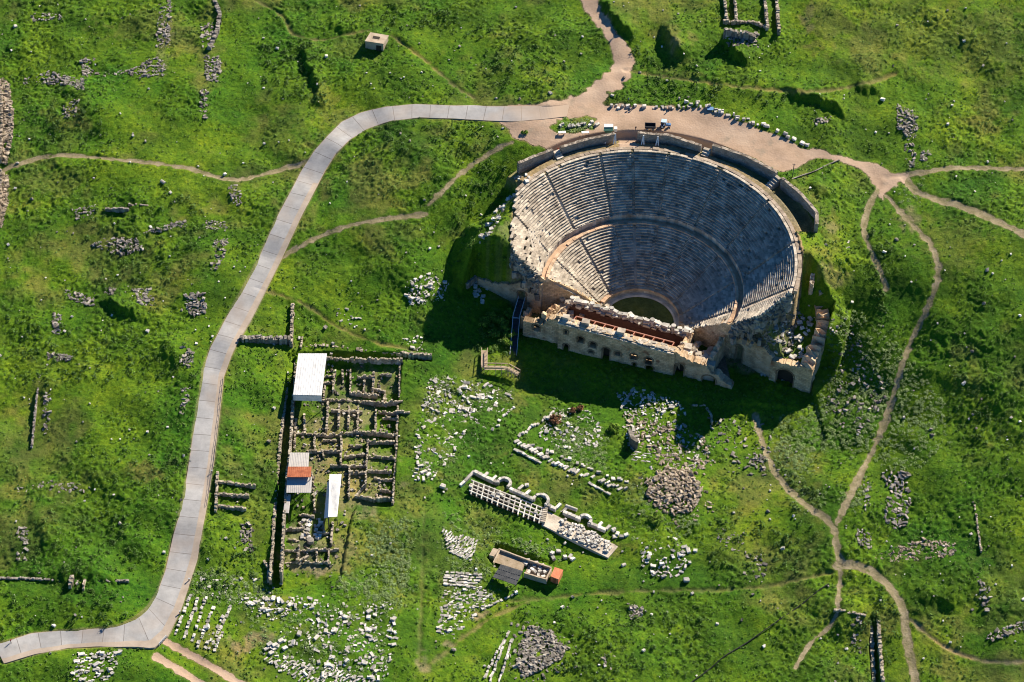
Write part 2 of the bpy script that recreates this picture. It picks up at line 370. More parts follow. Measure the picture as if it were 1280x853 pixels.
# ------------------------------------------------------------------ terrain heights
CT = [(790,150,29.5),(900,163,29.5),(985,200,29),(1100,230,27.5),(1200,60,37),(1000,60,36),(1270,200,30),(1270,20,40),(750,20,34),(600,40,31),(700,100,31),
      (860,110,31.5),(470,60,28),(300,60,26),(100,60,24),(10,20,24),(10,160,19.5),(700,165,29.3),(655,185,28.5),
      (640,145,28.5),(540,140,27),(450,150,25),(390,220,22),(345,300,18.5),(310,380,15.5),(270,470,12),(250,560,9),(235,640,6.5),(220,700,5),(190,780,3),(20,810,1.5),
      (100,300,15),(200,400,13),(100,500,8.5),(40,700,3),(120,620,5.5),(550,200,26),(610,200,25),(500,290,19),(430,380,12),(540,340,13),(590,250,20.5),(612,300,14),(590,345,8.5),(570,390,6),
      (620,400,3.5),(630,330,8.5),(660,440,0.3),(770,475,0),(900,500,0),(1000,505,0.5),(400,455,7),(370,560,4.5),(430,560,3),(500,450,5),(500,620,0),(440,700,-0.5),(345,720,1),
      (560,480,1.5),(560,600,-1.5),(700,620,-3),(650,720,-5),(800,800,-7),(500,830,-5),(300,820,-0.5),(250,770,2.3),(780,560,-1.5),(900,620,-2),
      (1040,300,26),(1010,330,28),(1006,300,28.4),(1008,355,27),(1060,380,16),(1100,300,24.5),(1120,360,20),(1080,450,9),(1045,470,5),(1170,340,24),(1130,450,12),(1050,650,0.5),(1000,580,0),(1250,300,28),(1250,450,19),(1250,600,9),
      (1200,700,3),(1100,800,-3.5),(1260,830,-2),(1000,720,-3),(950,410,14),(985,385,21),(1000,410,13),(980,440,9),(1015,400,13),(930,420,11.5)]
CP = np.array([R(*c) for c in CT])
def tps_fit(P, lam=4.0):
    n = len(P); d2 = ((P[:, None, :2] - P[None, :, :2]) ** 2).sum(2)
    K = 0.5 * d2 * np.log(np.maximum(d2, 1e-9)) + np.eye(n) * lam * 10
    A = np.zeros((n + 3, n + 3)); A[:n, :n] = K; A[:n, n] = 1; A[:n, n + 1:] = P[:, :2]
    A[n, :n] = 1; A[n + 1:, :n] = P[:, :2].T
    b = np.zeros(n + 3); b[:n] = P[:, 2]
    return np.linalg.solve(A, b)
TW = tps_fit(CP)
def tps(x, y):
    sh = x.shape; x = x.ravel(); y = y.ravel(); o = np.full(len(x), TW[-3]) + TW[-2] * x + TW[-1] * y
    for i in range(len(CP)):
        d2 = (x - CP[i, 0]) ** 2 + (y - CP[i, 1]) ** 2
        o += TW[i] * 0.5 * d2 * np.log(np.maximum(d2, 1e-9))
    return o.reshape(sh)

STEP = 0.36
X0, X1, Y0, Y1 = -182.0, 192.0, -150.0, 146.0
xs = np.arange(X0, X1 + 1e-6, STEP); ys = np.arange(Y0, Y1 + 1e-6, STEP)
NX, NY = len(xs), len(ys)
GX, GY = np.meshgrid(xs, ys)
cs = 8
cx_, cy_ = np.append(xs[::cs], xs[-1] + cs * STEP), np.append(ys[::cs], ys[-1] + cs * STEP)
cg = tps(*np.meshgrid(cx_, cy_))
def up_sample(cg):
    fx = (xs - xs[0]) / (cs * STEP); fy = (ys - ys[0]) / (cs * STEP)
    ix = np.minimum(fx.astype(int), cg.shape[1] - 2); iy = np.minimum(fy.astype(int), cg.shape[0] - 2)
    tx = (fx - ix)[None, :]; ty = (fy - iy)[:, None]
    a = cg[iy][:, ix]; b = cg[iy][:, ix + 1]; c = cg[iy + 1][:, ix]; d = cg[iy + 1][:, ix + 1]
    return (a * (1 - tx) + b * tx) * (1 - ty) + (c * (1 - tx) + d * tx) * ty
H = up_sample(cg)

# theatre frame
TC = np.array([37.87, 10.25]); EU = np.array([0.967, -0.255]); EW = np.array([0.255, 0.967])
def TW3(u, w_, z): return np.array([TC[0] + EU[0] * u + EW[0] * w_, TC[1] + EU[1] * u + EW[1] * w_, z])
DXc, DYc = GX - TC[0], GY - TC[1]
RR = np.hypot(DXc, DYc)
BEAR = np.degrees(np.arctan2(DXc, DYc))
UU = DXc * EU[0] + DYc * EU[1]; WW = DXc * EW[0] + DYc * EW[1]
def sm(x, a, b):
    t = np.clip((x - a) / (b - a), 0, 1); return t * t * (3 - 2 * t)
def pip(poly, X, Y):
    c = np.zeros(X.shape, bool); n = len(poly)
    for i in range(n):
        x1, y1 = poly[i][:2]; x2, y2 = poly[(i + 1) % n][:2]
        if y1 == y2: continue
        k = ((Y < y1) != (Y < y2)) & (X < (x2 - x1) * (Y - y1) / (y2 - y1) + x1); c ^= k
    return c
FC = [(-29.0, -5.5), (-28.5, 0.4), (-15, 0.8), (15, 0.5), (25.5, -4.4), (43.0, -9.3), (43.2, -10.2), (55.0, -11.2), (57, -15), (64, -30), (60, -45), (-60, -45), (-54, -18), (-50.5, -4.9)]
infc = pip(FC, UU, WW) | ((RR < 14) & (WW < 13.9))
Z1I, Z1O, Z2I, ZRIM = 1.5, 13.46, 15.2, 28.7
R_ORC, R_L0, R_L1, R_WK, R_U0, R_U1 = 12.2, 13.3, 28.0, 29.9, 30.4, 44.6
B0, B1 = -86.0, 112.0
def cone(r):
    return np.where(r < R_L0, Z1I, np.where(r < R_L1, Z1I + (r - R_L0) / (R_L1 - R_L0) * (Z1O - Z1I), np.where(r < R_U0, Z1O, np.minimum(ZRIM, Z2I + (r - R_U0) / (R_U1 - R_U0) * (ZRIM - Z2I)))))
def b_lo(r):   # left end of the rows at radius r
    return np.interp(r, [13, 28, 31, 35, 39, 41, 41.6, 43, 44.5], [-70, -84, -86, -85, -82.5, -72, -66, -64, -56])
def b_hi(r): return np.interp(r, [13, 17, 28, 31, 38, 41, 44.6], [101, 114, 117, 118.5, 118, 112, 107.5])
insec = (BEAR > b_lo(RR) + 2.0) & (BEAR < b_hi(RR) - 2.5) & (RR < 46) & (RR > 11)
infc |= ((RR < 29.5) & ~insec) | ((RR < 33) & (WW < -4.5) & (UU > 0) & ~insec)
dbm = np.radians(np.maximum(0, BEAR - b_hi(RR))) * RR; near = (RR > 31) & (RR < 62) & (BEAR > 60) & (BEAR < 160)
nzz = .45 * (1.6 * np.sin(GX * .37 + GY * .11) + 1.3 * np.sin(GY * .53 - GX * .2) + .8 * np.sin(GX * 1.1 + 2 * np.sin(GY * .7)))
dbm = np.maximum(0, dbm + nzz * sm(dbm, 0, 3))
fill = np.minimum(cone(RR) - 1.2, 28.4) - (0.8 + .1 * nzz) * np.maximum(0, RR - 45.5) - (2.0 + 0.4 * np.sin(RR * 0.9)) * dbm
H = np.where(near, np.maximum(H, fill), H)
lft = (RR > 36) & (RR < 64) & (BEAR > -100) & (BEAR < -44)
fill = np.minimum(cone(RR) - 1.0, 27.6) - (.85 + .12 * nzz) * np.maximum(0, RR - 43.0) - (1.1 + .15 * nzz) * np.radians(np.maximum(0, -80 - BEAR)) * RR
H = np.where(lft, np.maximum(H, fill), H)
H = np.where(infc, np.minimum(H, 0.2 + 0.32 * np.maximum(0, -UU - 31) - 0.03 * np.maximum(0, -WW - 22)), H)
H = np.where((UU > 41) & (UU < 56.5) & (WW > -12.5) & (WW < 30) & ~infc, np.minimum(H, 8.4 + .30 * (WW + 12) + .95 * np.maximum(0, WW - 4) + 1.3 * np.maximum(0, 46 - UU) + np.where(UU > 56, -.12 * (UU - 56) + .35 * np.maximum(0, UU - 62), 0)), H)
H = np.where(insec, cone(RR) - 1.5, H)
backwk = (BEAR > -52) & (BEAR < 76) & (RR >= 44) & (RR < 54)
Hback = 28.2
wk = sm(RR, 52.3, 53.4)
slot = 28.45 - 1.7 * sm(RR, 48.0, 48.8)
H = np.where(backwk, slot * (1 - wk) + H * wk, H)
H = np.where((RR < 12.5), np.minimum(H, -0.4), H)

def gidx(x, y): return (x - X0) / STEP, (y - Y0) / STEP
def win(px0, px1, py0, py1):
    i0 = max(0, int((px0 - X0) / STEP)); i1 = min(NX, int((px1 - X0) / STEP) + 2)
    j0 = max(0, int((py0 - Y0) / STEP)); j1 = min(NY, int((py1 - Y0) / STEP) + 2)
    return slice(j0, max(j0, j1)), slice(i0, max(i0, i1))
def Hs(x, y):
    """macro ground height (arrays)"""
    x = np.asarray(x, float); y = np.asarray(y, float)
    fx = np.clip((x - X0) / STEP, 0, NX - 1.001); fy = np.clip((y - Y0) / STEP, 0, NY - 1.001)
    ix = fx.astype(int); iy = fy.astype(int); tx = fx - ix; ty = fy - iy
    return (H[iy, ix] * (1 - tx) + H[iy, ix + 1] * tx) * (1 - ty) + (H[iy + 1, ix] * (1 - tx) + H[iy + 1, ix + 1] * tx) * ty
def Hz(x, y): return float(Hs(np.array([x]), np.array([y]))[0])
ZT = np.arange(46.0, -24.0, -0.2)
def G(px, py):
    """ground point seen at a pixel: march down the ray to the terrain"""
    d = ray(px, py); t = (ZT - CAM[2]) / d[2]
    P = CAM[None] + d[None] * t[:, None]
    below = Hs(P[:, 0], P[:, 1]) >= P[:, 2]
    k = int(np.argmax(below)) if below.any() else len(ZT) - 1
    if k > 0:
        a, b = P[k - 1], P[k]
        fa = a[2] - Hz(a[0], a[1]); fb = Hz(b[0], b[1]) - b[2]
        s = fa / max(1e-6, fa + fb); p = a + (b - a) * s
    else: p = P[k]
    p[2] = Hz(p[0], p[1]); return p

def scarp(p, q, h, Lf, edge=0.6):
    """a low bank: ground on the sun's side stands h higher, dropping sharply towards the other side"""
    global H
    a, b = G(*p)[:2], G(*q)[:2]
    d = b - a; ln = np.linalg.norm(d); d = d / ln
    n = np.array([-d[1], d[0]])
    if n @ np.array([math.sin(SUN_BEAR), math.cos(SUN_BEAR)]) < 0: n = -n
    pad = Lf * 3 + 4
    h *= .8
    if h < 2.2: edge = max(edge, 2.2)
    else: edge = max(edge, 1.1)
    sl_ = win(min(a[0], b[0]) - pad, max(a[0], b[0]) + pad, min(a[1], b[1]) - pad, max(a[1], b[1]) + pad)
    X, Y = GX[sl_] - a[0], GY[sl_] - a[1]
    t = X * d[0] + Y * d[1]; s = X * n[0] + Y * n[1]
    s = s + 0.6 * np.sin(t * 0.33 + a[0]) + 0.35 * np.sin(t * 0.83 + a[1]) + 0.25 * np.sin(t * 2.3 + s * .9) + 0.25 * np.sin(s * 1.7 + t)
    tap = sm(t, -0.15 * ln - 1, 0.2 * ln) * (1 - sm(t, 0.8 * ln, 1.15 * ln + 1))
    H[sl_] += h * tap * sm(s, -edge, edge) * np.exp(-np.maximum(s, 0) / Lf)
for a in [((984, 116), (1050, 146), 3.2, 11, 1.2), ((1070, 112), (1098, 120), 2.4, 6), ((826, 38), (850, 74), 4.6, 6, 1.3), ((903, 48), (930, 84), 3.8, 6, 1.2),
          ((378, 65), (398, 128), 3.0, 9), ((412, 22), (428, 42), 1.8, 5), ((128, 380), (168, 396), 3.0, 6), ((15, 722), (165, 727), 2.0, 9), ((42, 640), (56, 690), 1.8, 5),
          ((750, 6), (786, 52), 3.0, 7), ((1152, 752), (1198, 757), 2.2, 7), ((1012, 232), (1036, 246), 2.2, 6), ((340, 368), (410, 398), 1.0, 6),
          ((80, 110), (110, 150), 1.4, 6), ((10, 60), (25, 70), 1.4, 6), ((1150, 470), (1270, 500), 1.0, 14),
          ((940, 25), (975, 60), 1.0, 8), ((160, 595), (200, 590), 1.2, 5), ((205, 430), (222, 455), 2.0, 5), ((255, 230), (330, 265), 0.8, 7), ((1010, 735), (1040, 700), 0.8, 6), ((500, 120), (580, 125), 0.8, 8),
          ((420, 190), (470, 170), 1.0, 6), ((1060, 560), (1100, 540), 0.8, 8), ((860, 545), (905, 580), 1.0, 6), ((545, 230), (575, 205), 1.4, 6), ((50, 200), (120, 230), 0.8, 10), ((600, 160), (640, 190), 0.5, 4)]:
    scarp(*a)
def dig(poly_px, depth, edge=0.5, z=None):
    global H
    P = [R(px, py, z) if z is not None else G(px, py) for px, py in poly_px]
    xs_ = [p[0] for p in P]; ys_ = [p[1] for p in P]
    sl_ = win(min(xs_) - 1, max(xs_) + 1, min(ys_) - 1, max(ys_) + 1)
    H[sl_] -= depth * pip(P, GX[sl_], GY[sl_])
dig([(366, 441), (409, 449), (503, 453), (498, 500), (497, 560), (492, 634), (446, 632), (440, 648), (426, 726), (352, 738), (357, 640), (364, 500)], 1.1)
dig([(360, 440), (369, 441), (364, 500), (361, 560), (355, 640), (352, 738), (341, 735), (345, 640), (350, 560), (356, 500)], 1.6)
dig([(364, 436), (405, 437), (458, 441), (540, 447), (540, 452), (458, 450), (405, 446), (364, 441)], 1.6)
dig([(1087, 772), (1095, 772), (1100, 870), (1089, 870)], 1.5)

# ------------------------------------------------------------------ noise for the turf
def vnoise(X, Y, lam, seed):
    """smooth value noise on arrays"""
    r = np.random.default_rng(seed); T = r.random((256, 256)).astype(np.float32)
    fx = X / lam + 1000.37; fy = Y / lam + 1000.71
    ix = np.floor(fx).astype(int); iy = np.floor(fy).astype(int)
    tx = fx - ix; ty = fy - iy
    tx = tx * tx * (3 - 2 * tx); ty = ty * ty * (3 - 2 * ty)
    a = T[iy % 256, ix % 256]; b = T[iy % 256, (ix + 1) % 256]; c = T[(iy + 1) % 256, ix % 256]; d = T[(iy + 1) % 256, (ix + 1) % 256]
    return (a * (1 - tx) + b * tx) * (1 - ty) + (c * (1 - tx) + d * tx) * ty
CA, SA = math.cos(0.6), math.sin(0.6)
RX, RY = GX * CA - GY * SA, GX * SA + GY * CA
big = vnoise(GX, GY, 14.0, 1) * 0.6 + vnoise(RX, RY, 6.0, 2) * 0.4
rel_ = np.where(insec | backwk | infc, 0.0, sm(RR, 54, 66)) 
H += rel_ * ((vnoise(RX, RY, 24, 11) - 0.5) * 1.6 + (vnoise(GX, GY, 11, 12) - 0.5) * 1.9 * (0.4 + 0.9 * vnoise(RX, RY, 40, 14)) + (vnoise(RX, RY, 5.2, 13) - 0.5) * 0.75)
YP = [G(*p) for p in [(608, 696), (620, 678), (708, 709), (698, 732), (640, 737)]]
ys_ = win(min(p[0] for p in YP) - 2, max(p[0] for p in YP) + 2, min(p[1] for p in YP) - 2, max(p[1] for p in YP) + 2)
H[ys_] = np.where(pip(YP, GX[ys_], GY[ys_]), G(650, 718)[2] - .25, H[ys_])
bil = lambda l, s, A=GX, B=GY: 1 - np.abs(2 * vnoise(A, B, l, s) - 1)
micro = 0.18 * bil(3.6, 3) ** 2 + 0.26 * bil(1.5, 4, RX, RY) ** 1.5 + 0.50 * vnoise(GX, GY, 0.76, 5) + 0.65 * vnoise(RX, RY, 7.5, 6) + 0.22 * vnoise(RX, RY, 1.15, 7)
micro = (micro - 0.75) * (0.30 + 0.75 * sm(big, 0.35, 0.75))
turf = np.ones_like(H)            # how much grass relief is left
dry = 0.6 * sm(vnoise(GX, GY, 30, 21) * 0.55 + vnoise(RX, RY, 9, 22) * 0.3 + vnoise(GX, GY, 3, 23) * 0.25, 0.60, 0.82)
dirt = np.zeros_like(H)
dry = np.where(RR < 12.5, .9, dry)
lush = np.zeros_like(H)
turf = np.where(insec & (RR < 45), 0.15, turf)
turf = np.where(backwk & (RR < 53), 0.1, turf)
dirt = np.where((BEAR > -58) & (BEAR < 108) & (RR > 44) & (RR < np.where(BEAR < 76, 48.3, 46.8)), 1.0, dirt); dirt = np.where(backwk & (RR >= 48.3) & (RR < 53), 0.7, dirt)
turf = np.where(RR < 12.5, 0.25, turf)
wob = (vnoise(GX, GY, 1.3, 31) - 0.5)
wob2 = (vnoise(GX, GY, 4.0, 32) - 0.5)

def paint(arr, px, py, rx, ry, val, ang=0.0):
    c = G(px, py); sx, sy = rx / 4.2, ry / (4.2 * 0.75)
    rad = max(sx, sy) * 2.4
    s_ = win(c[0] - rad, c[0] + rad, c[1] - rad, c[1] + rad)
    X, Y = GX[s_] - c[0], GY[s_] - c[1]
    X, Y = X * math.cos(ang) + Y * math.sin(ang), -X * math.sin(ang) + Y * math.cos(ang)
    d = np.sqrt((X / sx) ** 2 + (Y / sy) ** 2) + wob[s_] * 0.9 + wob2[s_] * 0.9
    arr[s_] = np.maximum(arr[s_], val * (1 - sm(d, 0.45, 1.15)))
for a in [(60, 230, 40, 25, 0.4), (180, 35, 60, 25, 0.4), (1030, 30, 40, 30, 0.45), (1150, 40, 120, 50, 0.3), (1240, 60, 60, 50, 0.4), (840, 42, 10, 12, .7), (866, 48, 8, 12, .7), (430, 150, 30, 18, .5),
          (405, 130, 18, 30, .4), (440, 60, 40, 18, .3), (188, 590, 25, 12, .7), (30, 560, 60, 60, .25), (680, 125, 30, 10, .3), (350, 170, 40, 30, .3), (1000, 610, 25, 20, .3), (760, 685, 40, 8, .5), (560, 540, 14, 8, .4),
          (690, 620, 30, 10, .4, -.4), (1180, 300, 60, 40, .35), (1040, 285, 14, 20, .5), (1250, 740, 40, 40, .3), (940, 700, 60, 30, .25), (620, 640, 30, 14, .3), (1020, 480, 12, 12, .3),
          (510, 290, 30, 10, .3), (290, 460, 20, 20, .3), (860, 95, 30, 6, .4), (320, 640, 20, 40, .3), (435, 420, 40, 12, .3)]:
    paint(dry, *a)
for a in [(640, 540, 90, 40, .8), (600, 590, 60, 40, .8), (540, 690, 40, 60, .6), (520, 780, 30, 60, .5), (680, 740, 60, 20, .5), (760, 520, 60, 20, .8), (250, 480, 30, 40, .3), (300, 480, 18, 50, .5), (860, 720, 80, 16, .6),
          (1140, 400, 40, 60, .5), (1240, 420, 40, 60, .4), (90, 180, 60, 30, .5), (100, 680, 90, 30, .5), (1040, 660, 20, 60, .6), (610, 230, 30, 40, .6), (420, 310, 30, 20, .4), (1200, 240, 50, 12, .4), (640, 700, 30, 10, .5)]:
    paint(lush, *a)
for a in [(600, 770, 14, 6, .8, .5), (560, 805, 10, 5, .7, .5), (315, 800, 26, 10, .75, .5), (390, 712, 26, 9, .8), (527, 835, 10, 12, .7), (1040, 285, 10, 8, .4), (640, 300, 25, 25, .35), (980, 430, 25, 14, .4), (960, 395, 20, 12, .4), (1045, 345, 18, 10, .4), (1140, 280, 14, 22, .45), (1135, 160, 12, 18, .3),
          (430, 690, 14, 30, .35), (400, 610, 12, 40, .3), (430, 520, 40, 40, .55), (450, 600, 40, 40, .5), (470, 480, 26, 20, .5), (380, 680, 25, 30, .6), (395, 590, 20, 40, .55), (205, 60, 10, 40, .3), (845, 50, 6, 8, .5), (1010, 30, 12, 20, .3), (870, 300, 6, 6, 0)]:
    if a[4]: paint(dirt, *a)

# ------------------------------------------------------------------ paths and plaza as sheets cut from the ground grid
H_pre = H
def dist_line(pts, wd):
    """min over a polyline of (distance - halfwidth), world units, on a window"""
    P = np.array([p[:2] for p in pts]); W = np.array(wd) / 2
    pad = W.max() + 5
    sl_ = win(P[:, 0].min() - pad, P[:, 0].max() + pad, P[:, 1].min() - pad, P[:, 1].max() + pad)
    X, Y = GX[sl_], GY[sl_]; best = np.full(X.shape, 1e9)
    for i in range(len(P) - 1):
        d = P[i + 1] - P[i]; l2 = d @ d + 1e-9
        t = np.clip(((X - P[i, 0]) * d[0] + (Y - P[i, 1]) * d[1]) / l2, 0, 1)
        best = np.minimum(best, np.hypot(X - P[i, 0] - t * d[0], Y - P[i, 1] - t * d[1]) - (W[i] + t * (W[i + 1] - W[i])))
    return sl_, best
def spline(pts, n=8):
    P = np.array(pts, float); out = []
    Q = np.vstack([2 * P[0] - P[1], P, 2 * P[-1] - P[-2]])
    for i in range(1, len(Q) - 2):
        for k in range(n):
            t = k / n; a, b, c, d = Q[i - 1], Q[i], Q[i + 1], Q[i + 2]
            out.append(0.5 * (2 * b + (c - a) * t + (2 * a - 5 * b + 4 * c - d) * t * t + (3 * b - a - 3 * c + d) * t ** 3))
    out.append(P[-1]); return np.array(out)
SHEETS = []
def path(name, pxpts, width_px, mat, rag=0.8, soft=1.0):
    """pxpts: (px,py[,width px])"""
    P = spline([(p[0], p[1], (p[2] if len(p) > 2 else width_px)) for p in pxpts], 6)
    W3 = [G(p[0], p[1]) for p in P]
    wd = P[:, 2] / 4.2 * (1.0 if mat == 'dirt' else .85)
    sl_, d = dist_line(W3, wd)
    d = d + wob[sl_] * rag + wob2[sl_] * rag * 0.6
    flat = sm(d, -0.2, 0.9)
    turf[sl_] *= flat * 0.92 + 0.08
    dirt[sl_] = np.maximum(dirt[sl_], (1 - sm(d, -0.6, 0.5)) * soft * .85); H[sl_] -= .18 * (1 - sm(d, -1.0, .6))
    if mat == 'grasstrail':
        dry[sl_] = np.maximum(dry[sl_], (1 - sm(d, -0.6, 0.7)) * .8); H[sl_] -= .15 * (1 - sm(d, -.8, .5)); return
    SHEETS.append((name, sl_, d, mat))
DT, DG = 'trail', 'grasstrail'
path('footpath', [(-6, 217), (30, 203), (72, 195), (130, 198), (190, 204), (240, 212), (290, 225), (330, 218), (372, 206), (386, 202)], 7, DT)
path('footpath', [(352, 322), (390, 300), (430, 284), (480, 274), (534, 268)], 7, DT)
path('footpath', [(536, 256), (560, 232), (590, 206), (620, 187), (640, 178)], 7, DT)
path('footpath', [(1100, 232), (1085, 262), (1080, 290), (1092, 320), (1108, 360)], 8, DT)
path('footpath', [(1108, 245), (1140, 280), (1165, 310), (1172, 345), (1155, 395), (1140, 425), (1125, 465), (1105, 530), (1085, 575), (1062, 620), (1045, 655)], 8.5, DT, 1.2)
path('footpath', [(945, 520), (955, 560), (975, 600), (1005, 630), (1040, 657), (1047, 690), (1054, 708)], 9, DT)
path('footpath', [(1045, 708), (1075, 708), (1108, 730), (1128, 762), (1136, 810), (1146, 860)], 12, DT)
path('footpath', [(1050, 712), (1048, 750), (1040, 780), (1012, 805), (994, 835)], 6, DT)
path('footpath', [(1138, 775), (1180, 808), (1230, 826), (1290, 827)], 5, DG)
path('footpath', [(1108, 222), (1150, 216), (1200, 210), (1290, 212)], 9, DT)
path('footpath', [(1130, 222), (1150, 242), (1200, 258), (1240, 274), (1290, 298)], 12, DT)
path('footpath', [(780, 88), (860, 100), (940, 110), (1020, 114), (1085, 103), (1120, 92)], 6, DG, 1.0, 0.2)
path('footpath', [(320, 360), (380, 380), (420, 408), (470, 428), (520, 438)], 4, DG, 1.0, 0.2)
path('footpath', [(490, 45), (530, 75), (570, 108), (592, 122)], 4, DG, 1.0, 0.3)
path('footpath', [(320, 0), (352, 20), (366, 42), (400, 50), (430, 44), (460, 38)], 3, DG, 1.0, 0.2)
path('footpath', [(640, 752), (720, 744), (820, 738), (940, 735), (1040, 716)], 5, DG, 1.2, 0.15)
path('footpath', [(525, 840), (560, 812), (610, 775), (660, 752)], 4, DG, 1.2, 0.3)
path('footpath', [(530, 640), (527, 740), (524, 830)], 4, DG, 1.0, 0.15)
path('footpath', [(204, 800), (240, 820), (280, 842), (310, 860)], 9, 'dirt')
path('footpath', [(196, 822), (225, 838), (262, 862)], 11, 'dirt')
# the plaza and the earth road
pl = [(622, 133), (660, 133), (700, 131), (725, 122), (745, 105), (763, 86), (770, 70), (763, 52), (745, 28), (733, 13), (715, -12), (741, -12), (752, 14), (770, 38), (786, 60), (794, 74), (790, 92), (776, 110),
      (758, 123), (756, 133), (800, 133), (840, 136), (880, 141), (915, 152), (960, 169), (1000, 185), (1050, 193), (1092, 205), (1114, 218), (1136, 216), (1130, 228), (1112, 240), (1100, 252), (1096, 236), (1085, 217), (1052, 201), (1020, 198), (994, 206),
      (975, 212), (950, 200), (925, 190), (895, 181), (868, 174), (835, 168), (798, 167), (798, 186), (772, 186), (771, 168), (735, 172), (706, 181), (694, 186), (662, 178), (640, 168), (632, 156), (622, 153)]
isl = [(684, 160), (700, 152), (735, 147), (750, 151), (742, 160), (720, 166), (700, 166)]
PW = [R(px, py, 29.4 if px < 1050 and py > 118 else G(px, py)[2]) for px, py in pl]
IW = [R(px, py, 29.4) for px, py in isl]
def soft_poly(P):
    xs_ = [p[0] for p in P]; ys_ = [p[1] for p in P]
    s_ = win(min(xs_) - 3, max(xs_) + 3, min(ys_) - 3, max(ys_) + 3)
    return s_, pip(P, GX[s_] + wob[s_] * 2.2 + wob2[s_], GY[s_] + wob2[s_] * 1.5 - wob[s_] * 1.5)
s_, mk = soft_poly(PW)
s2, mk2 = soft_poly(IW)
full = np.zeros_like(H, bool); full[s_] = mk; f2 = np.zeros_like(full); f2[s2] = mk2
full &= ~f2
full &= ~((RR < 44.8) & insec)
PLZ = len(SHEETS); SHEETS.append(('dirt_plaza', (slice(0, NY), slice(0, NX)), full, 'dirt'))
def blur(a, n=2):
    a = a.astype(np.float32)
    for _ in range(n):
        a = (a + np.roll(a, 1, 0) + np.roll(a, -1, 0) + np.roll(a, 1, 1) + np.roll(a, -1, 1)) / 5
    return a
edge_l = np.abs(np.radians(BEAR - b_lo(RR)) * RR); edge_r = np.abs(np.radians(BEAR - b_hi(RR)) * RR)
ed = np.minimum(edge_l, edge_r); dirt = np.where((RR > 28) & (RR < 46) & (ed < 4), np.maximum(dirt, 0.85 * (1 - sm(ed + wob2 * 3, 1.5, 4))), dirt)
fb = blur(full, 4); SHEETS[PLZ] = ('dirt_plaza', (slice(0, NY), slice(0, NX)), (0.5 - blur(full, 3)) * 6 * STEP, 'dirt')
turf *= 1 - 0.95 * sm(fb, 0.05, 0.6); dirt = np.maximum(dirt, sm(fb, 0.1, 0.7))

# the paved road
EA = [(-8, 805), (0, 804), (39, 792), (78, 788), (120, 786), (146, 783), (167, 774), (183, 761), (196, 742), (206.5, 714), (217, 669), (227, 632), (234.5, 590), (241, 544), (248.7, 497), (254, 461), (263, 435.5), (283, 397), (304.6, 359), (322, 326), (346, 272), (377.5, 213), (392, 190), (410, 170), (427.5, 152.5), (450, 142), (482.5, 133.7), (520, 131), (570, 132.5), (625, 133.5), (670, 133), (712, 131)]
EB = [(-8, 834), (0, 832), (45, 818), (85, 810.5), (125, 808.5), (170, 810), (192, 812), (210, 796), (226, 763), (236, 733), (246.5, 700), (258, 634), (267, 580), (273, 528), (279.6, 471.5), (290, 443), (296.5, 430), (313, 402), (333, 362), (350, 328), (377, 270), (407, 213), (420, 192.5), (437.5, 175), (460, 161), (490, 151), (525, 147.5), (570, 149.5), (620, 152), (640, 152.5), (680, 149.5), (714, 146)]
def poly_resample(pts, n):
    P = np.array(pts, float); d = np.r_[0, np.cumsum(np.hypot(*np.diff(P, axis=0).T))]
    t = np.linspace(0, d[-1], n); return np.c_[np.interp(t, d, P[:, 0]), np.interp(t, d, P[:, 1])]
# pair the edges by walking along matching stations
NA = len(EA)
prm = np.linspace(0, NA - 1, 320)
A2 = np.c_[np.interp(prm, range(NA), [p[0] for p in EA]), np.interp(prm, range(NA), [p[1] for p in EA])]
# station of B nearest to each A, kept monotone
B2s = poly_resample(EB, 1600)
AWp = np.array([G(*p) for p in poly_resample(EA, 320)]); BWp = np.array([G(*p) for p in B2s])
stn = []
last = 0
for p in AWp:
    hi = min(len(BWp), last + 40)
    d = np.hypot(BWp[last:hi, 0] - p[0], BWp[last:hi, 1] - p[1]); k = last + int(d.argmin()); stn.append(k); last = k
stn = np.array(stn, float); ker = np.ones(15) / 15
stn = np.convolve(np.pad(stn, 7, mode='edge'), ker, mode='valid')
BW = np.c_[np.interp(stn, range(1600), BWp[:, 0]), np.interp(stn, range(1600), BWp[:, 1])]
AW = AWp[:, :2]
rp_ = [*(tuple(p) for p in AW), *(tuple(p) for p in BW[::-1])]
s_ = win(min(p[0] for p in rp_) - 4, max(p[0] for p in rp_) + 4, min(p[1] for p in rp_) - 4, max(p[1] for p in rp_) + 4)
rm = np.zeros_like(full); rm[s_] = pip(rp_, GX[s_], GY[s_])
rb = blur(rm, 3)
turf *= 1 - sm(rb, 0.02, 0.35)
dirt = np.maximum(dirt, 0.5 * sm(rb, 0.02, 0.3))
mid = (AW + BW) / 2
ker = np.ones(9) / 9
zmid = np.convolve(np.pad(Hs(mid[:, 0], mid[:, 1]), 4, mode='edge'), ker, mode='valid')
sa = np.r_[0, np.cumsum(np.hypot(*np.diff(mid, axis=0).T))]
ROAD_END = float(sa[-1])
M['road'] = road_material()
cols = [-0.02, 0.0, 0.05, 0.2, 0.4, 0.6, 0.72, 0.8, 0.95, 1.0, 1.02]
V, UVW = [], []
for i in range(320):
    wr = np.hypot(*(BW[i] - AW[i]))
    for c in cols:
        p = AW[i] + (BW[i] - AW[i]) * c
        zt = 0.5 * (Hz(p[0], p[1]) + zmid[i]) + 0.16
        if c in (-0.02, 1.02): zt -= 0.75
        V.append((p[0], p[1], zt)); UVW.append((sa[i], c * wr, 1.0 if (c >= 0.79 and i < 215) or c <= 0.02 or c >= .97 else 0.0))
nc = len(cols); Q = []
for i in range(319):
    for k in range(nc - 1):
        a = i * nc + k; Q.append((a, a + nc, a + nc + 1, a + 1))
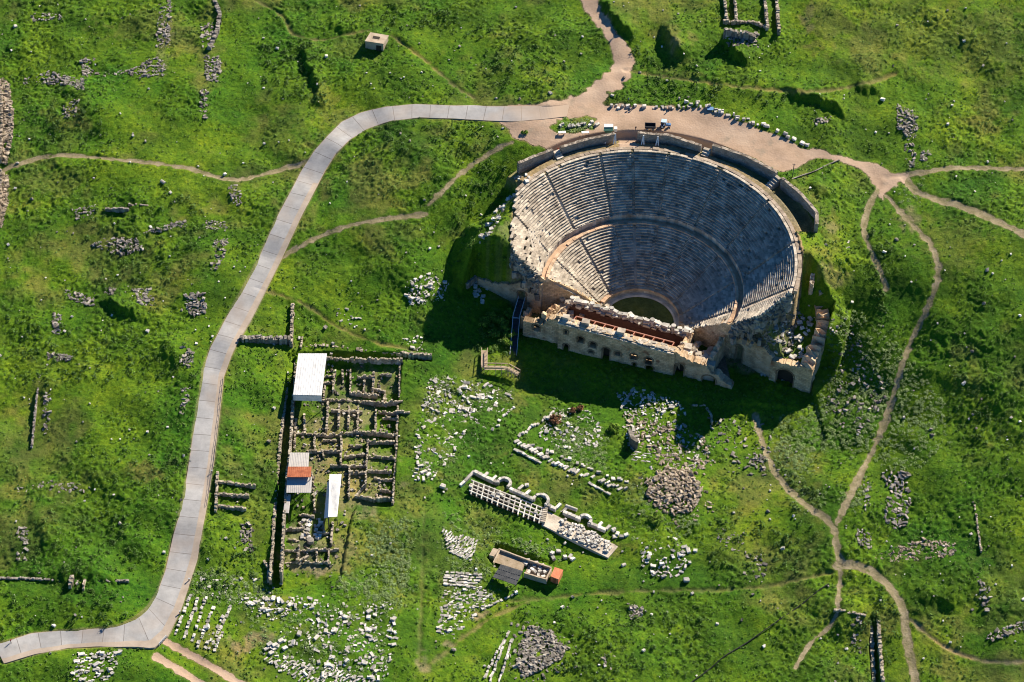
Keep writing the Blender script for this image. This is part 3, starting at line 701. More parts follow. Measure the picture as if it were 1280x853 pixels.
me = np_mesh('paved_road', V, np.array(Q), wuv=UVW, smooth=False)
o = link('paved_road', me, 'road'); setp(o, 'pale slab-paved road curving up from lower left to the theatre plaza', 'road', kind='structure')

# lower the ground just under the road so turf never pokes through
H = H - 0.35 * sm(rb, 0.6, 0.98)

# houses and pavement areas: less turf
def trim_turf(poly_px, f):
    P = [G(*p) for p in poly_px]
    xs_ = [p[0] for p in P]; ys_ = [p[1] for p in P]
    s = win(min(xs_), max(xs_), min(ys_), max(ys_)); turf[s] = np.where(pip(P, GX[s], GY[s]), turf[s] * f, turf[s])
trim_turf([(576, 611), (593, 590), (776, 684), (760, 702)], 0.2)
trim_turf([(612, 694), (620, 682), (705, 712), (696, 730), (640, 735)], 0.3)
trim_turf([(340, 735), (356, 436), (503, 450), (494, 634), (440, 640), (425, 730)], 0.6)

Z = H + micro * turf
# ------------------------------------------------------------------ ground mesh (one sheet, fine where seen, coarse to the horizon)
def grow(v, sgn):
    out = []; st = STEP * 2
    while abs(v) < 3200: v += sgn * st; out.append(v); st *= 1.35
    return out
gx = np.array(grow(X0, -1)[::-1] + list(xs) + grow(X1, 1)); gy = np.array(grow(Y0, -1)[::-1] + list(ys) + grow(Y1, 1))
ax = np.clip(np.round((gx - X0) / STEP).astype(int), 0, NX - 1); ay = np.clip(np.round((gy - Y0) / STEP).astype(int), 0, NY - 1)
FX, FY = np.meshgrid(gx, gy)
ex = lambda A: A[ay][:, ax]
FZ = ex(Z)
mx_, my_ = len(gx), len(gy)
idx = np.arange(mx_ * my_).reshape(my_, mx_)
Q = np.stack([idx[:-1, :-1], idx[:-1, 1:], idx[1:, 1:], idx[1:, :-1]], -1).reshape(-1, 4)
me = np_mesh('ground', np.stack([FX, FY, FZ], -1).reshape(-1, 3), Q, smooth=True)
for nm, A in (('dry', dry), ('dirt', dirt), ('lush', lush)):
    a = me.attributes.new(nm, 'FLOAT', 'POINT'); a.data.foreach_set('value', ex(A).astype(np.float32).ravel())
o = link('ground', me, 'grass'); setp(o, 'green grassy hillside', 'ground', kind='structure')
LB = {'dirt_plaza': 'pale earth plaza and track behind the theatre', 'footpath': 'trodden earth footpath through the grass'}
def Zs(x, y):
    fx = np.clip((x - X0) / STEP, 0, NX - 1.001); fy = np.clip((y - Y0) / STEP, 0, NY - 1.001)
    ix = fx.astype(int); iy = fy.astype(int); tx = fx - ix; ty = fy - iy
    return (Z[iy, ix] * (1 - tx) + Z[iy, ix + 1] * tx) * (1 - ty) + (Z[iy + 1, ix] * (1 - tx) + Z[iy + 1, ix + 1] * tx) * ty
def sheet(name, sl_, d, mat):
    """cells inside the edge d = 0; the rim vertices are drawn in onto that edge"""
    j0, i0 = sl_[0].start or 0, sl_[1].start or 0
    mask = d < STEP * .75
    mk = mask[:-1, :-1] & mask[1:, :-1] & mask[:-1, 1:] & mask[1:, 1:]
    jj, ii = np.nonzero(mk)
    if len(jj) < 3: return
    gy2, gx2 = np.gradient(d, STEP); g2 = gx2 ** 2 + gy2 ** 2 + 1e-6
    mv = np.clip(np.maximum(d, 0) / np.sqrt(g2), 0, STEP * .9) / np.sqrt(g2)
    sx_, sy_ = GX[sl_] - gx2 * mv, GY[sl_] - gy2 * mv
    w_ = d.shape[1]
    q = np.stack([jj * w_ + ii, jj * w_ + ii + 1, (jj + 1) * w_ + ii + 1, (jj + 1) * w_ + ii], -1)
    uq, inv = np.unique(q.ravel(), return_inverse=True)
    vx, vy = sx_.ravel()[uq], sy_.ravel()[uq]
    edge_ = np.clip(1 + d.ravel()[uq] / STEP, 0, 1)
    V = np.stack([vx, vy, Zs(vx, vy) + (0.05 if name == 'footpath' else 0.06) - .015 * edge_], -1)
    me = np_mesh(name, V, inv.reshape(-1, 4), smooth=True)
    o = link(name, me, mat); setp(o, LB[name], 'path', kind='structure')
for s in SHEETS: sheet(*s)

# ------------------------------------------------------------------ stones
PROT = {}
def proto(kind, i):
    key = (kind, i)
    if key in PROT: return PROT[key]
    r = random.Random(hash((kind == 'marble', i)) % 9999 + i * 7)
    bm = bmesh.new()
    if kind == 'marble' and i % 6 == 5:
        bmesh.ops.create_cone(bm, cap_ends=True, segments=10, radius1=0.5, radius2=0.46, depth=1.0)
        bmesh.ops.rotate(bm, verts=bm.verts, matrix=Matrix.Rotation(PI / 2, 3, 'Y'))
        bmesh.ops.translate(bm, verts=bm.verts, vec=(0, 0, 0.45))
    elif kind == 'marble':
        bmesh.ops.create_cube(bm, size=1.0)
        bmesh.ops.bevel(bm, geom=bm.edges[:], offset=0.07, segments=1, affect='EDGES')
        if i % 3 == 1:   # a moulded piece with a step
            bmesh.ops.translate(bm, verts=[v for v in bm.verts if v.co.z > 0.2 and v.co.x > 0], vec=(0, 0, -0.22))
        for v in bm.verts: v.co += Vector((r.uniform(-.07, .07), r.uniform(-.07, .07), r.uniform(-.07, .07)))
        bmesh.ops.translate(bm, verts=bm.verts, vec=(0, 0, 0.45))
    else:
        bmesh.ops.create_icosphere(bm, subdivisions=1, radius=0.58)
        for v in bm.verts: v.co *= r.uniform(0.72, 1.2)
        bmesh.ops.translate(bm, verts=bm.verts, vec=(0, 0, 0.35))
    me = bpy.data.meshes.new(kind + '_stone'); bm.to_mesh(me); bm.free()
    me.materials.append(M[{'marble': 'marble', 'rubble': 'rubble', 'brown': 'brown_rubble'}[kind]])
    PROT[key] = me; return me

ST = {'marble': [], 'rubble': []}
def stone(kind, p, yaw, size, tilt=0.12, field=None, brown=False):
    ST[kind].append(dict(p=np.array(p), yaw=yaw, size=np.array(size), tilt=(RG.normal() * tilt, RG.normal() * tilt), field=field, brown=brown))
def poly_px_points(poly, n, mind=0.0):
    xs_ = [p[0] for p in poly]; ys_ = [p[1] for p in poly]; out = []; tries = 0
    while len(out) < n and tries < n * 30:
        tries += 1
        x, y = random.uniform(min(xs_), max(xs_)), random.uniform(min(ys_), max(ys_))
        if not pip(poly, np.array([x]), np.array([y]))[0]: continue
        if mind and any((x - a) ** 2 + ((y - b) * 1.3) ** 2 < mind * mind for a, b in out): continue
        out.append((x, y))
    return out
def ln(a, s, lo, hi): return float(np.clip(a * math.exp(RG.normal() * s), lo, hi))
def field(kind, poly, n, field_label, size=0.9, spread=0.4, yaw=None, yj=1.5, mind=1.6, elong=1.7, brown=False, lift=0.0):
    if kind == 'marble' and n > 60: n = int(n * 1.9); mind *= .65
    if kind == 'rubble' and size < 1.2: n = int(n * 1.6); mind *= .75
    for x, y in poly_px_points(poly, n, mind):
        p = G(x, y); s = ln(size * (.60 if kind == 'marble' else .68), spread * 1.15, 0.22, 1.2)
        sx = s * random.uniform(1.0, elong); sy = s * random.uniform(0.55, 0.95); sz = s * random.uniform(0.4, 0.8)
        p[2] -= 0.05 + .15 * sz; p[2] += lift
        stone(kind, p, (random.uniform(0, PI) if yaw is None else yaw + random.uniform(-yj, yj)), (sx, sy, sz), 0.14, field_label, brown)
def row(kind, a, b, n, field_label, size=(1.0, 0.6, 0.6), yawoff=PI / 2, jit=0.8, sj=0.3, skip=0.08, brown=False):
    pa, pb = G(*a), G(*b); ang = math.atan2(pb[1] - pa[1], pb[0] - pa[0])
    for k in range(n):
        if random.random() < skip: continue
        t = (k + 0.5 + random.uniform(-.3, .3)) / n
        x = a[0] + (b[0] - a[0]) * t + random.uniform(-jit, jit); y = a[1] + (b[1] - a[1]) * t + random.uniform(-jit, jit) * .8
        p = G(x, y); p[2] -= 0.06; f = .85 * (1 + random.uniform(-sj, sj))
        stone(kind, p, ang + yawoff + random.uniform(-.18, .18), (size[0] * f, size[1] * (1 + random.uniform(-sj, sj)), size[2] * (1 + random.uniform(-sj, sj))), 0.08, field_label, brown)

F1 = 'pale marble block strewn in the weeds between the excavated houses and the theatre front'
field('marble', [(536, 472), (560, 470), (600, 478), (640, 490), (644, 516), (620, 535), (600, 548), (575, 560), (555, 585), (540, 600), (515, 602), (517, 560), (530, 500)], 330, F1, 0.75, 0.45, mind=1.9)
row('marble', (570, 510), (596, 514), 11, F1, (1.6, 0.4, 0.5))
row('marble', (622, 528), (643, 510), 10, F1, (0.8, 0.7, 0.6))
F2 = 'pale marble block lined up in rows beside the paved road junction'
for a, b, n in [((240, 742), (218, 795), 12), ((250, 743), (229, 800), 13), ((258, 745), (238, 808), 13), ((272, 748), (246, 812), 12), ((280, 770), (256, 812), 8), ((290, 756), (262, 813), 13)]:
    row('marble', a, b, n, F2, (1.1, 0.75, 0.55), 0.0, 1.0, 0.35, 0.1)
field('marble', [(240, 715), (330, 725), (345, 748), (300, 755), (250, 742)], 80, F2, 0.5, 0.4)
F3 = 'pale marble block spread over the wide stone field at the lower left below the houses'
field('marble', [(300, 748), (385, 745), (410, 755), (370, 770), (340, 775), (318, 770)], 75, F3, 0.75, 0.4)
field('marble', [(400, 757), (494, 752), (496, 800), (485, 850), (440, 860), (350, 840), (328, 815), (350, 795), (385, 772)], 290, F3, 0.72, 0.5, mind=1.9)
for k in range(7):
    row('marble', (330 + k * 7, 824 + k * 4.6), (420 + k * 10, 837 + k * 3.4), 15, F3, (1.15, 0.42, 0.4), 0.9, 0.8, 0.3, 0.2)
row('marble', (268, 815), (278, 790), 8, F3, (1.1, 0.7, 0.6), 0.2)
for x, y in [(333, 812), (339, 817), (344, 807), (351, 802), (337, 806), (356, 811)]: stone('marble', G(x, y), 0.7, (1.5, 1.0, 0.7), 0.05, F3)
F4 = 'pale marble block laid out in tight rows left of the dark roofed store'
for k in range(7): row('marble', (553 + k * 1.5, 664 + k * 4.2), (597 - k * 1.2, 678 + k * 3.8), 13, F4, (1.3, 0.42, 0.45), PI / 2 - .3, 0.5, 0.3, 0.1)
for k in range(5): row('marble', (556, 716 + k * 3.6), (606 - k * 3, 720 + k * 3.6), 12, F4, (1.2, 0.6, 0.5), 0.1, 0.8, 0.3, 0.15)
field('marble', [(553, 736), (600, 733), (625, 752), (600, 764), (575, 792), (546, 798), (547, 780)], 150, F4, 0.85, 0.3, yaw=0.1, yj=0.3, mind=2.0)
row('marble', (600, 764), (642, 744), 10, F4, (1.0, 0.6, 0.6), 0)
F5 = 'pale marble block along the toppled colonnade line in front of the theatre'
row('marble', (643, 563), (676, 580), 10, F5, (1.6, 0.7, 0.7), 0.1, 0.3, 0.2, 0.0)
row('marble', (644, 552), (700, 583), 16, F5, (1.9, 0.8, 0.8), 1.2, 1.4, 0.3, 0.05)
row('marble', (690, 580), (786, 614), 24, F5, (1.7, 0.75, 0.7), 1.1, 2.2, 0.35, 0.08)
row('marble', (660, 556), (785, 605), 26, F5, (1.2, 0.8, 0.7), 0.4, 2.0, 0.35, 0.12)
row('marble', (735, 604), (768, 622), 7, F5, (2.0, 0.6, 0.5), 0.0, 0.3)
row('marble', (646, 548), (694, 516), 18, F5, (1.0, 0.8, 0.7), 0.3, 2.0)
field('marble', [(690, 510), (735, 512), (755, 540), (752, 560), (700, 560), (672, 545)], 150, F5, 0.6, 0.45)
F6 = 'pale marble block scattered on the rubble slope below the theatre façade'.replace('ç', 'c')
field('marble', [(776, 516), (830, 520), (880, 545), (892, 578), (860, 590), (820, 575), (790, 570), (780, 540)], 150, F6, 0.65, 0.45)
field('marble', [(770, 490), (800, 486), (845, 500), (860, 520), (780, 518)], 110, F6, 0.6, 0.4)
for k in range(4): row('marble', (791, 565 + k * 3.4), (812, 568 + k * 3.4), 4, F6, (2.0, 0.5, 0.35), 0, 0.2, 0.15, 0)
row('marble', (776, 512), (792, 487), 8, F6, (1.9, 0.7, 0.6), 0.0)
field('marble', [(790, 580), (850, 590), (880, 600), (850, 615), (800, 600)], 60, F6, 0.6, 0.4)
field('rubble', [(808, 600), (835, 585), (865, 590), (878, 615), (868, 640), (840, 645), (810, 630)], 300, 'brown stone in the big rubble heap below the theatre', 0.85, 0.5, mind=1.0, brown=True, lift=0.35)
field('rubble', [(776, 520), (800, 518), (885, 548), (895, 580), (850, 600), (800, 560)], 200, 'brown stone in the big rubble heap below the theatre', 0.7, 0.4, brown=True)
F7 = 'pale marble block in the loose group right of the fountain ruin'
field('marble', [(798, 672), (830, 668), (860, 680), (862, 705), (845, 725), (805, 718)], 75, F7, 0.85, 0.45)
F8 = 'pale marble block in the small heap at the bottom left below the road'
field('marble', [(93, 820), (150, 812), (148, 835), (135, 858), (90, 858)], 70, F8, 0.95, 0.35, yaw=0.2, yj=0.5)
F9 = 'pale marble block lining the far edge of the earth plaza'
row('marble', (765, 134), (860, 136), 24, F9, (1.0, 0.75, 0.75), 0.2, 2.6, 0.5, .2)
row('marble', (850, 124), (960, 160), 30, F9, (1.1, 0.8, 0.8), 0.5, 3.6, 0.5, .15)
row('marble', (950, 155), (1015, 186), 8, F9, (1.5, 1.1, 1.0), 0.2, 1.0, 0.25)
row('marble', (700, 160), (748, 155), 14, F9, (1.0, 0.8, 0.7), 0.3, 3.0, 0.35)
F10 = 'pale marble block in the patch on the slope left of the theatre'
field('marble', [(508, 350), (540, 340), (560, 355), (555, 378), (515, 382), (505, 368)], 85, F10, 0.75, 0.4)
field('marble', [(503, 420), (525, 418), (535, 436), (510, 440)], 22, F10, 0.8, 0.4)
field('marble', [(418, 385), (470, 390), (455, 412), (420, 405)], 18, F10, 0.7, 0.4)
F11 = 'pale marble block in the short rows left of the grey rubble heap'
for a, b, n in [((636, 790), (612, 853), 14), ((640, 800), (624, 855), 12), ((630, 800), (604, 850), 12)]: row('marble', a, b, n, F11, (1.4, 0.6, 0.5), 0.0, 0.8, 0.3)
H1 = 'grey stone in the rubble heap near the bottom edge'
field('rubble', [(640, 775), (720, 780), (730, 830), (690, 855), (625, 855)], 70, H1, 0.6, 0.5)
field('rubble', [(795, 590), (880, 580), (895, 640), (850, 660), (795, 640)], 80, 'brown stone in the big rubble heap below the theatre', 0.6, 0.5, brown=True)
field('rubble', [(664, 782), (690, 790), (712, 812), (700, 826), (672, 840), (655, 850), (645, 830), (650, 800)], 330, H1, 0.75, 0.35, mind=1.2, lift=0.3)
F12 = 'grey white boulder in the tall boulder patch beside the right footpath'
field('rubble', [(1100, 590), (1135, 590), (1140, 630), (1130, 660), (1100, 662), (1105, 650), (1112, 615)], 95, F12, 1.35, 0.3, mind=3.2)
H2 = 'brown stone in the long rubble bank right of the footpath fork'
field('rubble', [(1088, 696), (1110, 688), (1140, 678), (1160, 674), (1194, 680), (1192, 696), (1150, 700), (1110, 706)], 330, H2, 0.6, 0.3, mind=1.1, brown=True)
H3 = 'grey stone fallen among the weeds behind the right tower ruin'
field('rubble', [(1035, 400), (1060, 395), (1090, 440), (1110, 500), (1080, 545), (1050, 540), (1030, 500), (1042, 450)], 120, H3, 0.7, 0.5)
field('rubble', [(880, 520), (960, 530), (1000, 570), (960, 600), (900, 590), (880, 560)], 60, H3 if 0 else 'grey stone lying on the dark slope in front of the theatre', 0.7, 0.4)
field('marble', [(1052, 295), (1075, 298), (1080, 330), (1060, 345)], 22, 'pale marble block on the grass by the ruined pit right of the theatre', 0.7, 0.4)
H4 = 'dark grey stone in the collapsed walls on the upper left slope'
for poly, n, s in [([(27, 100), (60, 90), (104, 100), (104, 110), (70, 106), (28, 106)], 130, .75), ([(100, 75), (118, 74), (115, 95), (104, 98)], 40, .75), ([(90, 112), (104, 98), (104, 113)], 30, .75),
                   ([(120, 93), (160, 88), (195, 70), (208, 80), (206, 96), (175, 98), (160, 93), (125, 97)], 120, .7), ([(198, 5), (215, 0), (212, 60), (195, 60)], 110, .65), ([(80, 125), (100, 125), (95, 150), (78, 150)], 30, .7),
                   ([(255, 70), (276, 70), (276, 105), (258, 100)], 80, .65), ([(252, 30), (275, 28), (270, 60), (252, 64)], 50, .7), ([(250, 115), (262, 112), (258, 150), (250, 145)], 30, .7), ([(38, 18), (80, 16), (82, 24), (40, 28)], 45, .7),
                   ([(180, 290), (232, 276), (234, 284), (200, 290), (180, 292)], 90, .65), ([(110, 308), (135, 298), (170, 298), (180, 312), (155, 320), (130, 312)], 110, .75), ([(262, 302), (285, 298), (280, 320), (270, 340), (262, 336), (270, 315)], 80, .65),
                   ([(165, 362), (190, 362), (194, 382), (175, 382)], 60, .8), ([(230, 368), (255, 365), (258, 392), (235, 396)], 90, .8), ([(80, 362), (118, 372), (116, 384), (85, 374)], 40, .7), ([(66, 392), (78, 394), (74, 420), (66, 416)], 40, .7), ([(130, 360), (146, 362), (146, 368), (130, 368)], 20, .7),
                   ([(285, 232), (298, 232), (305, 258), (290, 258)], 35, .7), ([(60, 440), (90, 446), (88, 452), (60, 450)], 40, .7), ([(225, 430), (242, 440), (240, 462), (226, 455)], 25, 1.0), ([(55, 490), (64, 490), (62, 545), (54, 545)], 35, .7), ([(16, 608), (80, 600), (120, 612), (80, 618), (20, 616)], 40, .7), ([(225, 480), (238, 484), (232, 520), (226, 520)], 20, .8),
                   ([(20, 660), (35, 655), (35, 700), (22, 705)], 20, .9), ([(90, 262), (120, 256), (118, 268), (92, 276)], 40, .6), ([(255, 275), (282, 278), (284, 290), (256, 286)], 30, .7), ([(150, 170), (152, 160)], 0, 1)]:
    if n: field('rubble', poly, n, H4, s, 0.35, mind=1.0)
H5 = 'grey stone strewn along the steep slope right of the plaza'
for poly, n, s in [([(1120, 130), (1145, 140), (1148, 170), (1135, 176), (1122, 160)], 140, .6), ([(1016, 150), (1042, 144), (1040, 152), (1018, 156)], 40, .6), ([(905, 45), (945, 40), (950, 60), (910, 58)], 60, .8), ([(1128, 178), (1140, 176), (1150, 210), (1134, 208)], 25, .8), ([(1150, 190), (1164, 186), (1162, 200), (1152, 202)], 20, .7)]:
    field('rubble', poly, n, H5, s, 0.35, mind=1.0)
H6 = 'grey stone of the ruined line in the right hand meadow'
for poly, n, s in [([(1190, 565), (1200, 562), (1198, 600), (1192, 600)], 0, .6), ([(1230, 795), (1280, 775), (1282, 788), (1236, 803)], 40, .8), ([(1222, 720), (1240, 740), (1235, 765), (1224, 750)], 30, .7), ([(1072, 660), (1088, 665), (1090, 690), (1070, 680)], 40, .7), ([(1065, 770), (1078, 770), (1076, 830), (1066, 830)], 24, .8), ([(1080, 600), (1090, 600), (1085, 640), (1078, 640)], 16, .8),
                   ([(785, 755), (805, 760), (800, 775), (788, 775)], 40, .6), ([(755, 815), (770, 818), (764, 838), (754, 832)], 36, .6), ([(930, 690), (960, 700), (955, 725), (930, 720)], 30, .6), ([(895, 660), (930, 665), (928, 690), (900, 690)], 25, .6), ([(560, 650), (575, 648), (570, 655), (560, 655)], 0, .6),
                   ([(940, 565), (960, 570), (955, 590), (935, 585)], 30, .6), ([(300, 655), (318, 655), (316, 690), (302, 690)], 45, .65), ([(1140, 50), (1160, 40), (1165, 60), (1145, 60)], 0, 1)]:
    if n: field('rubble', poly, n, H6, s, 0.35, mind=1.0)
H7 = 'brown stone slumped from the massive rubble wall at the left edge'
field('rubble', [(2, 98), (12, 106), (17, 140), (16, 170), (8, 208), (2, 205)], 420, H7, .62, .4, mind=.7, brown=True, lift=.3)
field('rubble', [(2, 218), (11, 220), (9, 255), (3, 285), (0, 285)], 170, H7, .6, .4, mind=.7, brown=True, lift=.3)
# single stones anywhere in the meadow
S1 = 'small pale stone lying alone in the open meadow'
for _ in range(900):
    x, y = random.uniform(0, 1280), random.uniform(0, 853)
    p = G(x, y)
    i, j = int((p[0] - X0) / STEP), int((p[1] - Y0) / STEP)
    if not (0 <= i < NX and 0 <= j < NY) or turf[j, i] < 0.6 or infc[j, i] or RR[j, i] < 47: continue
    s = ln(0.36, 0.40, 0.2, 1.2)
    stone('marble' if random.random() < .75 else 'rubble', p - np.array([0, 0, .05]) + np.array([0, 0, .12]), random.uniform(0, PI), (s * 1.3, s, s * .8), .2, S1)
for x, y in [(22, 205), (40, 250), (1120, 300), (780, 98), (800, 92), (650, 125), (620, 124), (150, 655), (1215, 440), (1165, 545), (960, 640), (1230, 380)]: stone('rubble', G(x, y), random.uniform(0, 3), (1.2, 1, .9), .2, 'big grey boulder standing alone in the grass')

def flush_stones():
    for kind, nm, cat in (('marble', 'marble_block', 'stone block'), ('rubble', 'rubble_stone', 'stone')):
        L_ = ST[kind]
        L_.sort(key=lambda s: -float(np.prod(s['size'])))
        for i, s in enumerate(L_[:296]):
            me = proto('brown' if s['brown'] else kind, i % 12)
            o = bpy.data.objects.new(nm, me); COL.objects.link(o)
            o.location = s['p']; o.rotation_euler = (s['tilt'][0], s['tilt'][1], s['yaw']); o.scale = s['size']
            setp(o, s['field'], cat, s['field'].split(' block ')[0].split(' stone ')[0].split(' boulder ')[0] + ' stones: ' + ' '.join(s['field'].split(' ')[3:9]))
        rest = L_[296:]
        for br, mat, lab in ((False, 'marble' if kind == 'marble' else 'rubble', None), (True, 'brown_rubble', None)):
            sub = [s for s in rest if s['brown'] == br]
            if not sub: continue
            b = MB()
            for s in sub: b.box(s['p'], s['size'], s['yaw'], s['tilt'], 0.09 if kind == 'marble' else 0.16)
            o = b.build('marble_fragments' if kind == 'marble' else 'rubble', mat)
            setp(o, {'marble': 'countless small white marble fragments spread through all the stone fields', 'rubble': 'mass of small dark grey rubble in the collapsed walls', 'brown_rubble': 'mass of small brown rubble in the heaps and banks'}[mat], 'rubble', kind='stuff')

# retaining wall segments round the top (each lifts away as a piece)
def solid_wall(name, pts, zb, zt, thick, mat, parent=None, jit=0.05, step=0.8, inward=None, taper=0.0, topj=0.05):
    """pts: world xy polyline of the seen face; thickness goes away from 'inward' point. zb/zt scalars or lists"""
    P = np.array([p[:2] for p in pts], float); L_ = np.r_[0, np.cumsum(np.hypot(*np.diff(P, axis=0).T))]
    n = max(2, int(L_[-1] / step) + 1); t = np.linspace(0, L_[-1], n)
    C = np.c_[np.interp(t, L_, P[:, 0]), np.interp(t, L_, P[:, 1])]
    zb = np.interp(t, L_, zb) if np.ndim(zb) else np.full(n, zb); zt = np.interp(t, L_, zt) if np.ndim(zt) else np.full(n, zt)
    T_ = np.gradient(C, axis=0); T_ /= np.linalg.norm(T_, axis=1)[:, None] + 1e-9
    Nn = np.c_[-T_[:, 1], T_[:, 0]]
    if inward is not None:
        sgn = np.sign(((np.array(inward) - C) * Nn).sum(1).mean()); Nn = -Nn * sgn
    nz = max(2, int((zt - zb).max() / 0.8))
    V, UV = [], []
    for i in range(n):
        zz = zt[i] + random.gauss(0, topj)
        ring = [(C[i] + Nn[i] * taper * (k / nz), zb[i] + (zz - zb[i]) * k / nz) for k in range(nz + 1)]
        ring += [(C[i] + Nn[i] * thick * .5, zz + random.gauss(0, topj)), (C[i] + Nn[i] * thick, zz + random.gauss(0, topj)), (C[i] + Nn[i] * thick, zb[i])]
        for (q, z) in ring:
            V.append((q[0] + random.gauss(0, jit), q[1] + random.gauss(0, jit), z)); UV.append((t[i], z, 0))
    k = nz + 4; Q = []
    for i in range(n - 1):
        for j in range(k):
            a = i * k + j; b_ = i * k + (j + 1) % k; Q.append((a, a + k, b_ + k, b_))
    faces = [list(q) for q in Q] + [list(range(k))[::-1], [(n - 1) * k + j for j in range(k)]]
    me = bpy.data.meshes.new(name); me.from_pydata([tuple(v) for v in V], [], faces)
    a = me.attributes.new('wuv', 'FLOAT_VECTOR', 'POINT'); a.data.foreach_set('vector', np.array(UV, dtype=np.float32).ravel())
    a = me.attributes.new('tone', 'FLOAT', 'POINT'); a.data.foreach_set('value', np.repeat(RG.random(n), k).astype(np.float32))
    bm = bmesh.new(); bm.from_mesh(me); bmesh.ops.recalc_face_normals(bm, faces=bm.faces); bm.to_mesh(me); bm.free()
    return link(name, me, mat, parent)
# ------------------------------------------------------------------ theatre
th = thing('roman_theatre', 'huge semicircular stone theatre with two tiers of seat rows cut into the hill', 'theatre', tuple(TW3(0, 0, 0)))
def pol(b, r, z): return (TC[0] + r * math.sin(math.radians(b)), TC[1] + r * math.cos(math.radians(b)), z)
STAIR = [-66.5, -42.0, -17.5, -4.5, 9.8, 32.0, 56.5, 81.0, 105.5]
def seats(r0, r1, z0, z1, nrow, seed, blk, miss):
    rg = random.Random(seed)
    V, Q, T = [], [], []
    dr, dz = (r1 - r0) / nrow, (z1 - z0) / nrow
    for k in range(nrow):
        ra, zb = r0 + k * dr, z0 + k * dz
        lo, hi = b_lo(ra) + rg.uniform(-.8, .8), b_hi(ra) + rg.uniform(-.6, .6)
        b = lo
        while b < hi:
            db = math.degrees(blk * rg.uniform(0.7, 1.4) / ra)
            e = min(b + db, hi)
            st = [s for s in STAIR if s - math.degrees(.45 / ra) < e and s + math.degrees(.45 / ra) > b]
            b_, e_ = b, e
            if st:
                w2 = math.degrees(.42 / ra)
                if b < st[0] - w2: e_ = st[0] - w2; e = st[0] + w2
                else: b = st[0] + math.degrees(.46 / ra); continue
            edge = min(b - lo, hi - e) * ra * math.pi / 180
            pm = miss * (3.2 if edge < 3.0 else 1.0) + (0.10 if (b_ < -58 and ra > 30) else 0)
            if rg.random() < pm: b = e; continue
            gap = math.degrees(0.02 / ra)
            jz, jr = rg.gauss(0, .018), rg.gauss(0, .022)
            if rg.random() < .03: jz -= rg.uniform(.05, .22)
            n = len(V)
            r_in, r_out = ra + jr, ra + dr * 1.32 + jr
            zt = zb + dz + jz
            for z in (zb - 0.25, zt):
                V += [pol(b_ + gap, r_in + (0.20 if z < zt else -0.05), z), pol(e_ - gap, r_in + (0.20 if z < zt else -0.05), z), pol(e_ - gap, r_out, z), pol(b_ + gap, r_out, z)]
            Q.append(BOXQ + n); T += [rg.random()] * 8
            b = e
    me = np_mesh('seat_rows', V, np.concatenate(Q), tone=T)
    bm = bmesh.new(); bm.from_mesh(me); bmesh.ops.recalc_face_normals(bm, faces=bm.faces); bm.to_mesh(me); bm.free()
    return me
def strip(rads_z, blo, bhi, step=1.5, bfun=None):
    """surface of revolution through (r,z) pairs between bearings"""
    V, Q = [], []; k = len(rads_z); bs = np.arange(0, 1 + 1e-6, step / (bhi - blo))
    bs = np.append(bs, 1.0) if bs[-1] < 1 - 1e-6 else bs
    for t in bs:
        for r, z in rads_z:
            l, h = (bfun(r) if bfun else (blo, bhi)); V.append(pol(l + (h - l) * t, r, z))
    for i in range(len(bs) - 1):
        for j in range(k - 1):
            a = i * k + j; Q.append((a, a + k, a + k + 1, a + 1))
    wu = [(math.radians(blo + (bhi - blo) * t) * r, z, 0) for t in bs for r, z in rads_z]
    return np_mesh('ring', V, np.array(Q), tone=[random.random() * 0 for _ in V], wuv=wu)
bfn = lambda r: (b_lo(max(r, 13)) , b_hi(max(r, 13)))
link('lower_seating', seats(R_L0, R_L1, Z1I, Z1O, 21, 3, 1.15, .018), 'seat', th)
link('upper_seating', seats(R_U0, R_U1, Z2I, ZRIM, 24, 4, 1.25, .016), 'seat', th)
sub = [(R_L0, Z1I - .5), (R_L1, Z1O - .55), (R_L1 + .1, Z1O - .6), (R_U0 + .1, Z1O - .6), (R_U0 + .2, Z2I - .6), (R_U1 + .8, ZRIM - .5), (R_U1 + .9, ZRIM - 3)]
link('seating_bank', strip(sub, B0, B1, 1.5, bfn), 'seat', th)
# walkway between the tiers, its parapet and the wall under the upper tier
link('walkway', strip([(R_L1 + .15, Z1O - .1), (R_L1 + .17, Z1O + .02), (R_U0, Z1O + .04)], -84, 117.5), 'travertine', th)
def arc_blocks(r0, r1, z0, z1, blo, bhi, blk, jz, miss, seed=1, mat='seat', name='ring', jr=0.0):
    rg = random.Random(seed); b = blo; V, Q, T = [], [], []
    while b < bhi:
        e = min(bhi, b + math.degrees(blk * rg.uniform(.7, 1.3) / r0))
        if True:
            n = len(V); zt = z1 + rg.gauss(0, jz) - (rg.uniform(.15, .4) * min(1, z1 - z0) if rg.random() < miss else 0); dj = rg.gauss(0, jr); g = 0.0
            for z in (z0, zt): V += [pol(b + g, r0 + dj, z), pol(e - g, r0 + dj, z), pol(e - g, r1 + dj, z), pol(b + g, r1 + dj, z)]
            Q.append(BOXQ + n); T += [rg.random()] * 8
        b = e
    me = np_mesh(name, V, np.concatenate(Q), tone=T)
    bm = bmesh.new(); bm.from_mesh(me); bmesh.ops.recalc_face_normals(bm, faces=bm.faces); bm.to_mesh(me); bm.free()
    return link(name, me, mat, th)
arc_blocks(R_L1 - .1, R_L1 + .75, Z1O - .3, Z1O + .5, -83.5, 117, 1.4, .06, .03, 5, 'travertine', 'parapet')
arc_blocks(R_U0 - .25, R_U0 + .35, Z1O - .3, Z2I + .28, -85, 117, 1.3, .1, .10, 6, 'seat', 'podium_wall', .05)
